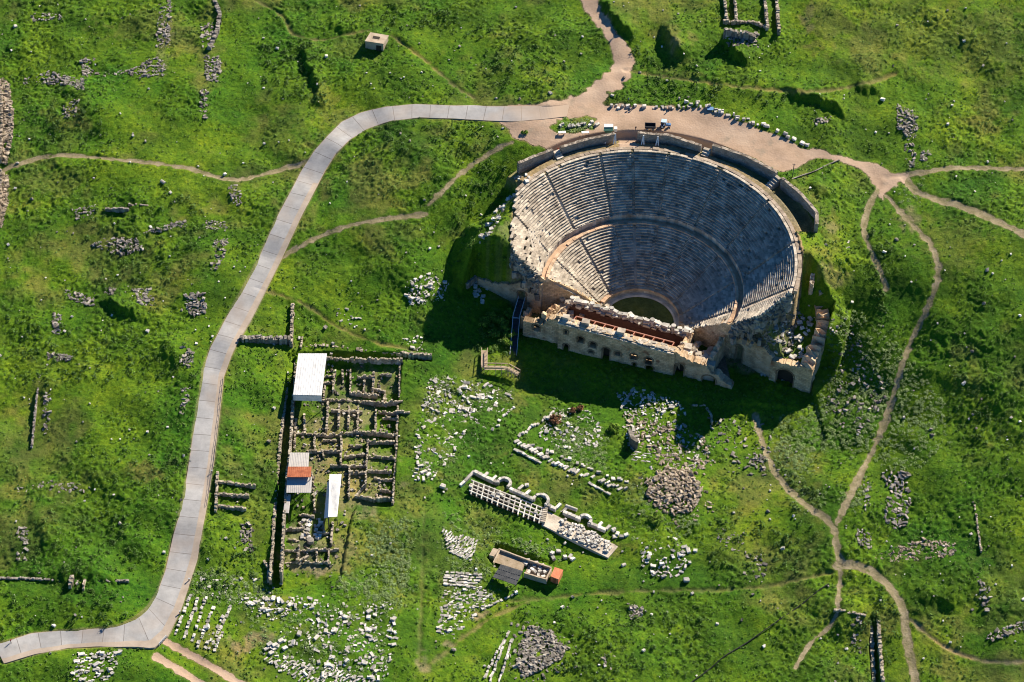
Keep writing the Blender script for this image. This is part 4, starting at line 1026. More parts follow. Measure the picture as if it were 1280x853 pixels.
arc_blocks(R_ORC - .2, R_L0 + .1, Z1I - .4, Z1I + .25, -62, 96, 1.2, .05, .03, 7, 'travertine', 'orchestra_rim')
arc_blocks(R_ORC, R_ORC + .6, -1.0, Z1I - .1, -68, 100, 1.2, .04, .02, 8, 'seat', 'orchestra_wall')
link('orchestra_step', strip([(R_ORC - 1.7, -.3), (R_ORC - 1.2, .05), (R_ORC, .08)], -60, 98), 'seat', th)
arc_blocks(R_U1 + .35, R_U1 + 1.45, ZRIM - 1.0, ZRIM + .06, -57, 107, 1.5, .06, .05, 9, 'rim', 'rim_course', .05)
for fn, sg in ((b_lo, -1), (b_hi, 1)):
    rs = np.linspace(12.3, 30.4, 16)
    solid_wall('end_wall', [pol(float(fn(max(r, 13))) + sg * math.degrees(.25 / r), r, 0) for r in rs], -1.0, [float(cone(np.array([r]))[0]) + .3 for r in rs], 1.0, 'masonry', th, .05, .8, pol(fn(20) + sg * 60, 22, 0)[:2], 0, .15)
    b = MB()   # raw rubble core where the outer rows break off
    for k in range(330):
        r = random.uniform(30.6, 44.6); d_ = abs(random.gauss(0, 1.0)); be = float(fn(r)) + sg * math.degrees((d_ - .9) / r); q = pol(be, r, 0)
        sz_ = random.uniform(.5, 1.5); zt_ = float(cone(np.array([r]))[0]) - .5 - d_ * random.uniform(1.0, 3.2)
        b.box((q[0], q[1], zt_ - 1.8), (sz_ * 1.2, sz_, 1.8 + random.uniform(0, .5)), random.uniform(0, 3), (random.gauss(0, .12), random.gauss(0, .12)), .07)
    setp(b.build('broken_edge', 'rubble', th), kind='stuff')
# stairways
for s in STAIR:
    for (r0, r1, z0, z1, nst) in ((R_L0, R_L1, Z1I, Z1O, 42), (R_U0 + .4, R_U1, Z2I, ZRIM, 50)):
        if s in (-4.5,) and r0 < 20: continue
        b = MB()
        for k in range(nst):
            ra = r0 + (r1 - r0) * k / nst; rb_ = r0 + (r1 - r0) * (k + 1.35) / nst; zt = z0 + (z1 - z0) * (k + 1) / nst - .32
            if not (b_lo(ra) + .6 < s < b_hi(ra) - .6): continue
            d = math.degrees(.41 / ra)
            b.hexa([pol(s - d, ra, zt - .5), pol(s + d, ra, zt - .5), pol(s + d, rb_, zt - .5), pol(s - d, rb_, zt - .5)],
                   [pol(s - d, ra, zt), pol(s + d, ra, zt), pol(s + d, rb_, zt), pol(s - d, rb_, zt)])
        if b.n: b.build('stairway', 'seat', th)
# small box of honour low in the lower tier
b = MB()
lc = np.array(pol(20, 17.0, 0)); lz = Z1I + (17.0 - R_L0) / (R_L1 - R_L0) * (Z1O - Z1I)
for k in range(9):
    a = math.radians(20) + math.radians(-100 + 200 * k / 8)
    b.box((lc[0] + 2.2 * math.sin(a), lc[1] + 2.0 * math.cos(a), lz - .6), (1.0, .5, 1.6), -a, (0, 0), .03)
b.build('box_of_honour', 'seat', th)
for _ in range(80):   # fallen slabs beside the left end
    be, r = random.uniform(-90, -48), random.uniform(45.5, 50)
    x, y, _z = pol(be, r, 0); q = random.uniform(.4, 1.2)
    stone('marble', (x, y, Hz(x, y) - .05), random.uniform(0, 3), (q * 1.3, q, q * .7), .25, 'pale block tumbled down beside the broken left end of the seat rows')


SEG = [([(649, 205), (668, 197), (692, 188)], 'westernmost curved grey retaining wall piece at the theatre rim'),
       ([(702, 185), (735, 175), (769, 168)], 'curved grey retaining wall piece beside the green kiosk at the theatre rim'),
       ([(797, 167), (835, 170), (876, 183)], 'curved grey retaining wall piece below the blue tractor at the theatre rim'),
       ([(890, 182), (930, 195), (970, 216)], 'straight grey retaining wall piece bordering the earth plaza above the right seats'),
       ([(976, 223), (1000, 243), (1019, 265), (1019, 280)], 'easternmost bent grey retaining wall piece ending in grass at the theatre rim')]
for pts, lab in SEG:
    W_ = [R(px, py, 31.0) for px, py in pts]
    o = solid_wall('retaining_wall', W_, 26.2, 31.0, 1.0, 'grey_wall', None, .03, .8, TC)
    setp(o, lab, 'wall', 'retaining walls around the theatre rim')
# stair blocks in the gaps of that wall
for px, py, n, lab in ((696, 190, 4, 'short stone steps in the gap between the two left retaining walls'), (884, 187, 4, 'short stone steps between the middle and right retaining walls'), (972, 222, 5, 'broad stone steps between the two rightmost retaining walls')):
    p = R(px, py, 29.5); b = MB(); d = np.array([TC[0] - p[0], TC[1] - p[1]]); d /= np.linalg.norm(d); yaw = math.atan2(d[1], d[0])
    for k in range(n): b.box((p[0] + d[0] * (k * .9), p[1] + d[1] * (k * .9), 26.8), (1.0, 2.2, 2.9 - .45 * k), yaw, (0, 0), .02)
    setp(b.build('stone_steps', 'seat'), lab, 'steps')
for px, py, lab in ((803, 178, 'white slanted prop against the wall below the tractor trailer'), (821, 179, 'white slanted prop against the wall below the blue tractor'), (768, 176, 'white slanted prop at the end of the wall beside the kiosk')):
    p = R(px, py + 4, 28.2); b = MB(); p2 = p + np.array([0.2, 1.2, 3.0])
    b.bar(p + np.array([-.35, 0, 0]), p2, .3); b.bar(p + np.array([.45, 0, 0]), p2, .3); b.bar(p + np.array([-.1, .5, 1.3]), p + np.array([.35, .5, 1.3]), .2)
    setp(b.build('wall_prop', 'white_paint'), lab, 'prop', 'white props along the rim wall')

# ------------------------------------------------------------------ big walls with real openings (cells)
def cell_wall(name, a, b, z0, ztop, thick, openings, mat, parent, back=None, cell=0.3, jit=0.035, ragged=0.3):
    """wall along a->b (world xy), seen face on the line, thickness to the left of a->b. ztop(u) gives the top; openings(u,z)->bool"""
    a = np.array(a[:2], float); b = np.array(b[:2], float); L_ = np.linalg.norm(b - a); d = (b - a) / L_; nrm = np.array([-d[1], d[0]])
    nu = max(2, int(L_ / cell)); us = np.linspace(0, L_, nu + 1); zmax = max(ztop(u) for u in us) + .5; nz = max(2, int((zmax - z0) / cell)); zs = np.linspace(z0, zmax, nz + 1)
    S = np.zeros((nu, nz), bool)
    rg = random.Random(int(L_ * 100)); off = 0
    for i in range(nu):
        u = (us[i] + us[i + 1]) / 2
        off = off * .7 + rg.gauss(0, ragged) * .6
        for j in range(nz):
            z = (zs[j] + zs[j + 1]) / 2; S[i, j] = z < ztop(u) + off and not openings(u, z)
    vid, V, UV, F = {}, [], [], []
    def vert(i, j, k):
        key = (i, j, k)
        if key not in vid:
            q = a + d * us[i] + nrm * (thick * k); jj = np.array([rg.gauss(0, jit) for _ in range(3)])
            V.append((q[0] + jj[0], q[1] + jj[1], zs[j] + jj[2] * .6)); UV.append((us[i] + k * .7, zs[j], 0)); vid[key] = len(V) - 1
        return vid[key]
    sol = lambda i, j: 0 <= i < nu and 0 <= j < nz and S[i, j]
    for i in range(nu):
        for j in range(nz):
            if not S[i, j]: continue
            F.append((vert(i, j, 0), vert(i + 1, j, 0), vert(i + 1, j + 1, 0), vert(i, j + 1, 0)))
            F.append((vert(i, j, 1), vert(i, j + 1, 1), vert(i + 1, j + 1, 1), vert(i + 1, j, 1)))
            if not sol(i - 1, j): F.append((vert(i, j, 0), vert(i, j + 1, 0), vert(i, j + 1, 1), vert(i, j, 1)))
            if not sol(i + 1, j): F.append((vert(i + 1, j, 0), vert(i + 1, j, 1), vert(i + 1, j + 1, 1), vert(i + 1, j + 1, 0)))
            if not sol(i, j - 1): F.append((vert(i, j, 0), vert(i, j, 1), vert(i + 1, j, 1), vert(i + 1, j, 0)))
            if not sol(i, j + 1): F.append((vert(i, j + 1, 0), vert(i + 1, j + 1, 0), vert(i + 1, j + 1, 1), vert(i, j + 1, 1)))
    me = np_mesh(name, V, np.array(F), wuv=UV)
    return link(name, me, mat, parent), a, d, nrm
def arch(u0, w_, zb, zh):
    """arched opening: width w_, sill zb, crown zh"""
    def f(u, z):
        x = abs(u - u0)
        if x > w_ / 2 or z < zb or z > zh: return False
        sp_ = zh - w_ / 2
        return z <= sp_ or (x * x + (z - sp_) ** 2 <= (w_ / 2) ** 2)
    return f
def opening_parts(parent, a, d, nrm, ops, thick, kinds):
    """dark panel with the inside shade painted in, and stone surround for each opening"""
    for (u0, w_, zb, zh), kd in zip(ops, kinds):
        b = MB(); c = a + d * u0; yaw = math.atan2(d[1], d[0])
        for sx in (-1, 1):
            q = c + d * sx * (w_ / 2 + .12) - nrm * .05
            b.box((q[0], q[1], zb), (.32, .25, max(.25, (zh - w_ / 2) - zb + .12)), yaw, (0, 0), .03)
        k = 9
        for i in range(k):
            t0 = math.pi * (i + .5) / k; q = c + d * math.cos(t0) * (w_ / 2 + .15) - nrm * .05
            b.box((q[0], q[1], zh - w_ / 2 + math.sin(t0) * (w_ / 2 + .15) - .16), (max(.3, math.pi * (w_ / 2 + .3) / k * 1.12), .25, .32), yaw, (0, -(t0 - PI / 2)), .03)
        o = b.build(kd, 'masonry', parent)
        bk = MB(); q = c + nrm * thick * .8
        bk.box((q[0], q[1], zb), (w_ + .1, .1, zh - zb), yaw); bk.build('shade_panel', 'dark_and_shade', o)  # thin near-black panel, the opening's inner shade painted in

stg = thing('stage_building', 'long stone stage building with arched openings closing the front of the theatre', 'building', tuple(TW3(0, -15, 0)))
A, B = TW3(-20.2, -18.7, 0), TW3(15.2, -18.7, 0)
ops = [(2.3, 1.1, 7.0, 9.0), (2.6, 1.6, 0.0, 3.2), (6.9, 1.9, 4.9, 7.6), (10.6, 2.2, 3.9, 6.6), (10.3, 1.4, 1.4, 3.0), (14.8, 2.2, 0.0, 5.4), (18.4, 1.9, 3.0, 5.0), (23.2, 1.8, 3.2, 5.6), (27.8, 2.3, 2.6, 5.6), (28.2, 2.2, 0.0, 2.2), (23.6, 1.0, 0.4, 1.9)]
of = [arch(*o_) for o_ in ops]
top_f = lambda u: 12.0 - 0.055 * u
w_, a_, d_, n_ = cell_wall('facade_wall', A, B, -1.2, top_f, 2.3, lambda u, z: any(f(u, z) for f in of), 'masonry', stg, ragged=.06)
opening_parts(stg, a_, d_, n_, ops, 2.2, ['window', 'doorway', 'window', 'window', 'window', 'doorway', 'window', 'window', 'window', 'doorway', 'window'])
b = MB()   # cornice along the top of the facade
for k in range(36):
    u = k * .98 + .3; q = a_ + d_ * u - n_ * .28
    b.box((q[0], q[1], top_f(u) - .75), (1.02, .7, .5), math.atan2(d_[1], d_[0]), (0, 0), .04)
b.build('cornice', 'seat', stg)
b = MB()   # loose paving on top of the wall
for k in range(150):
    u = random.uniform(0, 35); v = random.uniform(.1, 2.1); q = a_ + d_ * u + n_ * v; s = random.uniform(.4, 1.1)
    b.box((q[0], q[1], top_f(u) - .15), (s * 1.4, s, random.uniform(.1, .35)), math.atan2(d_[1], d_[0]) + random.gauss(0, .2), (0, 0), .06)
for u, v, s in ((7.6, 2.0, 1.9), (18.4, 2.1, 1.9), (1.6, 1.8, 1.6)):
    q = a_ + d_ * u + n_ * v; b.box((q[0], q[1], top_f(u) - .1), (s * 1.2, s, 1.2), math.atan2(d_[1], d_[0]), (0, 0), .05)
setp(b.build('wall_top_blocks', 'seat', stg), kind='stuff')
# stage interior: floor, inner walls
b = MB(); b.prism([TW3(-20, -16.4, 0), TW3(15, -16.4, 0), TW3(15, -6.2, 0), TW3(-20, -6.2, 0)], -1, 1.2); b.build('stage_floor', 'red_shade', stg)
solid_wall('inner_wall', [TW3(-20.5, -6.9, 0), TW3(15.8, -6.9, 0)], -1.0, [7.0, 4.8], 1.6, 'red_shade', stg, .05, 1.0, TW3(0, -30, 0)[:2], 0, .3)  # wall face coloured dark to carry the corridor's shade
solid_wall('end_wall', [TW3(-20.2, -16.3, 0), TW3(-20.2, -7, 0)], -1.0, [11, 7], 1.4, 'rough_masonry', stg, .06, .8, TW3(0, -12, 0)[:2], 0, .4)
solid_wall('end_wall', [TW3(15.2, -16.3, 0), TW3(16.4, -4.5, 0)], -1.0, [9.5, 5], 1.4, 'rough_masonry', stg, .06, .8, TW3(0, -12, 0)[:2], 0, .4)
# red steel frame over the stage corridor
b = MB()
for w0, zt in ((-16.0, 11.0), (-12.4, 9.0)):
    b.bar(TW3(-16.5, w0, zt), TW3(13.5, w0, zt - 1.6), .32)
for k in range(11):
    u = -16.5 + 3.0 * k; zt = 11.0 - 1.6 * k / 10
    b.bar(TW3(u, -16.0, 2.0), TW3(u, -16.0, zt), .26); b.bar(TW3(u, -16.0, zt), TW3(u, -12.4, zt - 2.0), .24); b.bar(TW3(u, -12.4, 2), TW3(u, -12.4, zt - 2.0), .26)
b.bar(TW3(-16.5, -16.0, 9.6), TW3(13.5, -16.0, 8.0), .2)
b.build('steel_frame', 'red_steel', stg)
# right block of the stage building
A, B = TW3(15.2, -18.2, 0), TW3(33.0, -18.9, 0)
ops2 = [(1.7, 2.6, -0.4, 5.4), (10.8, 4.0, -0.6, 3.6)]
of2 = [arch(*o_) for o_ in ops2]
top2 = lambda u: float(np.interp(u, [0, 3, 9.5, 11, 14, 18], [9.6, 7.8, 7.2, 5.0, 3.6, 1.4]))
_, a2, d2_, n2_ = cell_wall('wing_wall', A, B, -1.4, top2, 2.6, lambda u, z: any(f(u, z) for f in of2), 'rough_masonry', stg, ragged=.35, jit=.06)
opening_parts(stg, a2, d2_, n2_, ops2, 2.4, ['doorway', 'doorway'])
solid_wall('cross_wall', [TW3(24.6, -15.5, 0), TW3(26.2, -7, 0)], -.5, [7.5, 9.0], 1.6, 'rough_masonry', stg, .08, .7, TW3(0, -12, 0)[:2], 0, .5)
b = MB()
for k in range(46):
    u, v = random.uniform(15.5, 26), random.uniform(-16, -7); s = random.uniform(.7, 1.8)
    b.box(TW3(u, v, random.uniform(.5, 3.2) if v > -13 else 6.6 - (u - 16) * .1), (s * 1.3, s, s * .6), random.uniform(0, 3), (random.gauss(0, .2), random.gauss(0, .2)), .08)
for u, v, z, s in ((17.2, -13.4, 8.0, 2.6), (18.4, -15.4, 7.6, 2.2), (23.0, -16.2, 6.8, 2.2), (25.2, -16.4, 6.6, 2.8)):
    b.box(TW3(u, v, z - 6.5), (s * 1.3, s * .8, 6.9), -.26, (0, 0), .05)
setp(b.build('broken_masonry', 'seat', stg), kind='stuff')
b = MB(); b.prism([TW3(16.4, -15.4, 0), TW3(32, -16, 0), TW3(28, -7, 0), TW3(16.4, -6.4, 0)], -1, .9); b.build('rubble_floor', 'brown_rubble', stg)
# left wing: lower wall with a small arched window
A, B = TW3(-31.5, -17.0, 0), TW3(-20.2, -17.0, 0)
ops3 = [(4.1, 2.2, 3.9, 6.6), ]
of3 = [arch(*o_) for o_ in ops3]
top3 = lambda u: float(np.interp(u, [0, 2.5, 4.2, 6, 8, 11.3], [6.8, 6.8, 7.6, 6.8, 10.2, 10.6]))
_, a3, d3_, n3_ = cell_wall('wing_wall', A, B, -1.4, top3, 2.2, lambda u, z: any(f(u, z) for f in of3), 'masonry', stg, ragged=.1, jit=.05)
opening_parts(stg, a3, d3_, n3_, ops3, 2.0, ['window'])
solid_wall('cross_wall', [TW3(-31.4, -15, 0), TW3(-31.0, -9, 0)], -1, [6.5, 4.5], 1.4, 'rough_masonry', stg, .07, .8, TW3(0, -12, 0)[:2], 0, .4)
solid_wall('cross_wall', [TW3(-25, -15, 0), TW3(-23, -6.5, 0)], -1, [9.0, 6.0], 1.6, 'rough_masonry', stg, .07, .8, TW3(0, -12, 0)[:2], 0, .4)
b = MB()
for k in range(26):
    u, v = random.uniform(-24, -16), random.uniform(-12, -2.5); s = random.uniform(.6, 1.7)
    b.box(TW3(u, v, random.uniform(3.0, 6.2)), (s * 1.3, s, s * .8), random.uniform(0, 3), (random.gauss(0, .2), random.gauss(0, .2)), .07)
setp(b.build('broken_masonry', 'seat', stg), kind='stuff')
b = MB(); b.prism([TW3(-24, -15, 0), TW3(-20.4, -15, 0), TW3(-18, -3, 0), TW3(-24, -4, 0)], -1, 4.4); b.build('rubble_floor', 'brown_rubble', stg)

# marble stage front: columns, entablature pieces and statues standing along the orchestra side, each a thing
sf = 0
for k in range(24):
    u = -19.5 + k * 1.55 + random.uniform(-.4, .4); zb = 6.9 - (k / 23) * 2.2
    kind = k % 4
    nm, lab, cat = (('marble_column', 'white marble column stump', 'column'), ('marble_entablature', 'white marble entablature block', 'stone block'), ('marble_statue', 'white headless marble draped figure', 'statue'), ('marble_entablature', 'white marble gable fragment', 'stone block'))[kind]
    where = 'on the stage wall edge above the orchestra'
    p = TW3(u, -6.2, zb)
    if kind == 0:
        t = thing(nm, f'{lab} {where}', cat, tuple(p), 'marble columns along the stage front')
        h = random.uniform(1.6, 3.0)
        for (pn, r_, h_, z_) in (('base', .75, .4, .2), ('shaft', .52, h, .4 + h / 2), ('capital', .75, .5, .4 + h + .22)):
            o = link(pn, cyl_mesh(pn, r_, h_, 12), 'marble', t); o.matrix_parent_inverse = Matrix(); o.location = (0, 0, z_)
    elif kind == 2:
        bm = bmesh.new()
        prof = [(.42, 0), (.45, .3), (.36, .8), (.40, 1.2), (.46, 1.5), (.30, 1.72), (.13, 1.8), (.12, 1.9)]
        rings = []
        for r_, z_ in prof:
            rings.append([bm.verts.new((r_ * math.cos(2 * PI * i / 10) * 1.1, r_ * .7 * math.sin(2 * PI * i / 10), z_ * 1.25)) for i in range(10)])
        for q0, q1 in zip(rings, rings[1:]):
            for i in range(10): bm.faces.new((q0[i], q0[(i + 1) % 10], q1[(i + 1) % 10], q1[i]))
        bm.faces.new(rings[0][::-1]); bm.faces.new(rings[-1])
        for v in bm.verts: v.co += Vector((random.gauss(0, .03), random.gauss(0, .03), 0))
        me = bpy.data.meshes.new(nm); bm.to_mesh(me); bm.free()
        o = link(nm, me, 'marble'); o.location = p; setp(o, f'{lab} {where}', cat, 'statues along the stage front')
    else:
        b = MB()
        for i in range(6): b.box((p[0] + random.uniform(-.7, .7), p[1] + random.uniform(-.9, 1.1), p[2] + i * .38 - .1), (random.uniform(1.2, 2.4), random.uniform(.8, 1.4), random.uniform(.4, .9)), -.26 + random.gauss(0, .12), (0, 0), .06)
        o = b.build(nm, 'marble'); setp(o, f'{lab} {where}', cat, lab + 's along the stage front')
for k in range(95):
    u = random.uniform(-21, 17); p = TW3(u, -5.2 + random.uniform(-1.4, 2.2), 0)
    z = (6.9 - 2.2 * (u + 20) / 37) + random.uniform(-.2, .9) if p[1] < TW3(u, -5.3, 0)[1] else random.uniform(2.2, 5.0)
    stone('marble', (p[0], p[1], z), random.uniform(0, 3), (random.uniform(1.1, 2.3), random.uniform(.8, 1.4), random.uniform(.6, 1.2)), .15, 'white marble block heaped along the stage front beside the orchestra')
b = MB()
for k in range(40): b.box(TW3(-20 + k * .93, -5.0 + random.gauss(0, .25), -1), (1.0, 2.2, 4.6 - k * .02 + random.gauss(0, .5)), -.26, (0, 0), .03)
b.build('stage_podium', 'seat', stg)

# left entrance wall with arch and rubble
lw = thing('entrance_wall', 'ragged brown wall with one arched passage at the left end of the theatre seats', 'wall', tuple(R(640, 365, 6)))
A, B = np.array([-11.0, 17.2, 7.0]), np.array([8.2, 11.3, 0.0])
L_ = np.hypot(*(B - A)[:2])
opl = [(L_ * .70, 2.6, 4.2, 8.2)]
ofl = arch(*opl[0])
topl = lambda u: float(np.interp(u / L_, [0, .25, .55, .68, .85, 1], [8.6, 8.4, 9.6, 11.6, 12.8, 12.9]))
_, al, dl, nl = cell_wall('wall', A, B, -.5, topl, 2.6, ofl, 'rough_masonry', lw, ragged=.25, jit=.06)
opening_parts(lw, al, dl, nl, opl, 2.4, ['doorway'])
solid_wall('ledge', [R(604, 338, 9), R(640, 338, 9.3)], 6.5, [9.4, 9.8], 1.2, 'rough_masonry', lw, .07, .8, R(620, 400, 0)[:2], 0, .3)

# right entrance wall and tower ruin
rw = thing('entrance_wall', 'reddish brown wall with tall doorway at the right end of the theatre seats', 'wall', tuple(TW3(36, -9, 0)))
A, B = TW3(25.5, -5.4, 0), TW3(43.0, -11.0, 0)
opr = [(7.2, 2.2, 0.0, 7.4)]
ofr = arch(*opr[0])
topr = lambda u: float(np.interp(u, [0, 4, 9, 14, 18.5], [12.5, 13.6, 13.0, 11.4, 9.2]))
_, ar, dr_, nr = cell_wall('wall', A, B, -1.2, topr, 2.4, ofr, 'rough_masonry', rw, ragged=.3, jit=.06)
opening_parts(rw, ar, dr_, nr, opr, 2.2, ['doorway'])
tw = thing('tower_ruin', 'broken square corner tower with wide dark arch and sunlit side wall right of theatre', 'ruin', tuple(R(1000, 480, 0)))
A, B = TW3(42.6, -12.2, 0), TW3(55.2, -13.6, 0)
opt = [(4.8, 5.2, -0.5, 7.0)]
oft = arch(*opt[0])
topt = lambda u: float(np.interp(u, [0, 2, 4, 8, 12.7], [8.6, 9.2, 9.4, 9.8, 10.6]))
_, at_, dt_, nt_ = cell_wall('front_wall', A, B, -1.2, topt, 2.2, oft, 'masonry', tw, ragged=.2, jit=.05)
opening_parts(tw, at_, dt_, nt_, opt, 2.2, ['archway'])
sw = [TW3(55.3, -13.5, 0), TW3(57.0, -4.0, 0), TW3(56.8, 3.5, 0), TW3(54.2, 8.8, 0)]
o = solid_wall('side_wall', sw, -1, [10.6, 13.6, 15.6, 16.6], 4.2, 'rough_masonry', tw, .14, .7, R(1120, 430, 10)[:2], .5, .5)
solid_wall('side_wall', [TW3(53.6, 9.6, 0), TW3(51.5, 17.0, 0), TW3(51.8, 22, 0)], 8, [16.2, 19.0, 21.5], 2.4, 'rough_masonry', tw, .14, .6, R(1120, 380, 10)[:2], .3, .6)
for k in range(70):
    u, v = random.uniform(40, 54.5), random.uniform(-11.5, 4); p = TW3(u, v, 0); q = random.uniform(.4, 1.2)
    stone('marble', (p[0], p[1], Hz(p[0], p[1]) - .1), random.uniform(0, 3), (q * 1.5, q, q * .7), .2, 'pale block fallen on the grass behind the corner tower ruin')
field('rubble', [(925, 412), (985, 372), (1008, 395), (990, 440), (965, 445)], 150, 'grey stone on the collapsed vault slope below the right seats', .7, .4)

# vault pit right of the seats
pit = thing('vault_ruin', 'small collapsed vault with dark opening in the grass right of the seats', 'ruin', tuple(G(1030, 345)))
P0 = [R(1017, 357, 22.5), R(1020, 330, 24)]; solid_wall('wall', P0, 16, [22.5, 24.5], 1.2, 'ruin', pit, .1, .6, R(1060, 350, 20)[:2], 0, .3)
solid_wall('wall', [R(1023, 345, 22), R(1042, 346, 21)], 15, [22.3, 21.6], 1.2, 'ruin', pit, .1, .6, R(1030, 380, 20)[:2], 0, .3)
dig([(1022, 346), (1024, 326), (1040, 326), (1044, 346)], 0)
solid_wall('wall', [R(1024, 366, 20), R(1036, 368, 19)], 13, [20, 19.2], 1.0, 'ruin', pit, .1, .6, R(1030, 400, 20)[:2], 0, .3)

# steel stair from the left arch to the ground
ss = thing('steel_stair', 'long dark steel stairway with pale handrails running down from the left arch', 'stairs', tuple(R(643, 440, 0)))
S0, S1_, S2 = np.array([*(A0_ := np.array([-11.0, 17.2])) + (np.array([8.2, 11.3]) - A0_) * .70, 4.6]), R(645.5, 397, 3.9), R(641.5, 446, 0.1)
for (p, q) in ((S0, S1_), (S1_, S2)):
    d = q - p; n = int(np.linalg.norm(d) / .45); b = MB(); sd_ = np.array([d[1], -d[0], 0]); sd_ /= np.linalg.norm(sd_)
    for k in range(n):
        c = p + d * (k + .5) / n; b.box((c[0], c[1], c[2] - .05), (.42, 2.0, .06), math.atan2(d[1], d[0]))
    for s in (-1, 1): b.bar(p + sd_ * s - np.array([0, 0, .15]), q + sd_ * s - np.array([0, 0, .15]), .12, .3)
    b.build('flight', 'steel', ss)
    for s in (-1, 1):
        r_ = MB()
        r_.bar(p + sd_ * s + np.array([0, 0, 1.05]), q + sd_ * s + np.array([0, 0, 1.05]), .16); r_.bar(p + sd_ * s + np.array([0, 0, .55]), q + sd_ * s + np.array([0, 0, .55]), .09)
        for k in range(7): c = p + d * k / 6 + sd_ * s; r_.bar(c, c + np.array([0, 0, 1.05]), .1)
        r_.build('handrail', 'rail', ss)
b = MB(); c = S1_; b.box((c[0], c[1], c[2] - .1), (2.4, .7, .12), 0); b.build('landing', 'rail', ss)
for t in (.35, .75):
    c = S0 + (S1_ - S0) * t; b = MB(); b.bar((c[0], c[1], Hz(c[0], c[1]) - .3), c - np.array([0, 0, .2]), .18); b.build('post', 'steel', ss)
for q in (-.9, .9): b = MB(); b.bar((S1_[0] + q, S1_[1], Hz(S1_[0], S1_[1]) - .3), S1_ + np.array([q, 0, -.1]), .18); b.build('post', 'steel', ss)
# wooden platform
wp = thing('wooden_boardwalk', 'angled wooden boardwalk with railings in the grass before the theatre front', 'boardwalk', tuple(G(620, 468)))
pts = [G(605.5, 441), G(605, 464.5), G(634, 467), G(648, 474.5)]
hs = [1.0, 1.0, .8, .2]
D = [np.array([p[0], p[1], max(Hz(p[0], p[1]), 1.2) + h]) for p, h in zip(pts, hs)]
for i, (p, q) in enumerate(zip(D, D[1:])):
    b = MB(); d = q - p; n = max(2, int(np.linalg.norm(d) / .3)); sd_ = np.array([-d[1], d[0], 0]); sd_ /= np.linalg.norm(sd_)
    for k in range(n): c = p + d * (k + .5) / n; b.box((c[0], c[1], c[2] - .08 + .003 * i), (.27, 1.7, .08), math.atan2(d[1], d[0]))
    b.build('deck', 'wood', wp)
    for s in (-.85, .85):
        r_ = MB(); r_.bar(p + sd_ * s + np.array([0, 0, 1.05]), q + sd_ * s + np.array([0, 0, 1.05]), .2)
        for k in range(5): c = p + d * k / 4 + sd_ * s; r_.bar((c[0], c[1], Hz(c[0], c[1]) - .3), c + np.array([0, 0, 1.05]), .13)
        r_.build('railing', 'wood', wp)

# ------------------------------------------------------------------ rough ruin walls
def ragged(name, px, h, th, mat='ruin', parent=None, base=.8, topj=.18):
    """low stone wall following pixels on the ground"""
    W_ = [G(*p) for p in px]
    if len(W_) == 2:
        L_ = np.hypot(*(W_[1] - W_[0])[:2])
    P = np.array([p[:2] for p in W_]); t = np.r_[0, np.cumsum(np.hypot(*np.diff(P, axis=0).T))]
    n = max(3, int(t[-1] / .55)); s = np.linspace(0, t[-1], n); C = np.c_[np.interp(s, t, P[:, 0]), np.interp(s, t, P[:, 1])]
    g = Hs(C[:, 0], C[:, 1])
    gz = np.interp(s, [0, t[-1]], [np.median(g[:max(1, n // 3)]), np.median(g[-max(1, n // 3):])])
    off = np.cumsum(RG.normal(size=n)) * .05; off -= off.mean()
    b = MB(); ang = np.gradient(C, axis=0); yaw = np.arctan2(ang[:, 1], ang[:, 0]); wd = 0
    for i in range(n):
        hh = h + off[i] + random.gauss(0, topj)
        hh = max(hh, .2)
        b.box((C[i, 0] + random.gauss(0, .07), C[i, 1] + random.gauss(0, .07), min(gz[i], g[i]) - base), (s[1] * random.uniform(1.02, 1.3), th * random.uniform(.8, 1.2), hh + base + max(0, gz[i] - g[i])), yaw[i] + random.gauss(0, .08), (random.gauss(0, .02), random.gauss(0, .02)), .03)
        if random.random() < .5:
            b.box((C[i, 0] + random.gauss(0, .12), C[i, 1] + random.gauss(0, .12), gz[i] + hh - .08), (random.uniform(.3, .6), random.uniform(.3, th * .9), random.uniform(.1, .35)), random.uniform(0, 3), (0, 0), .06)
    return b.build(name, mat, parent)
hr = thing('house_ruin', 'excavated block of roofless houses with many thin stone walls between road and theatre', 'ruin', tuple(G(430, 560)))
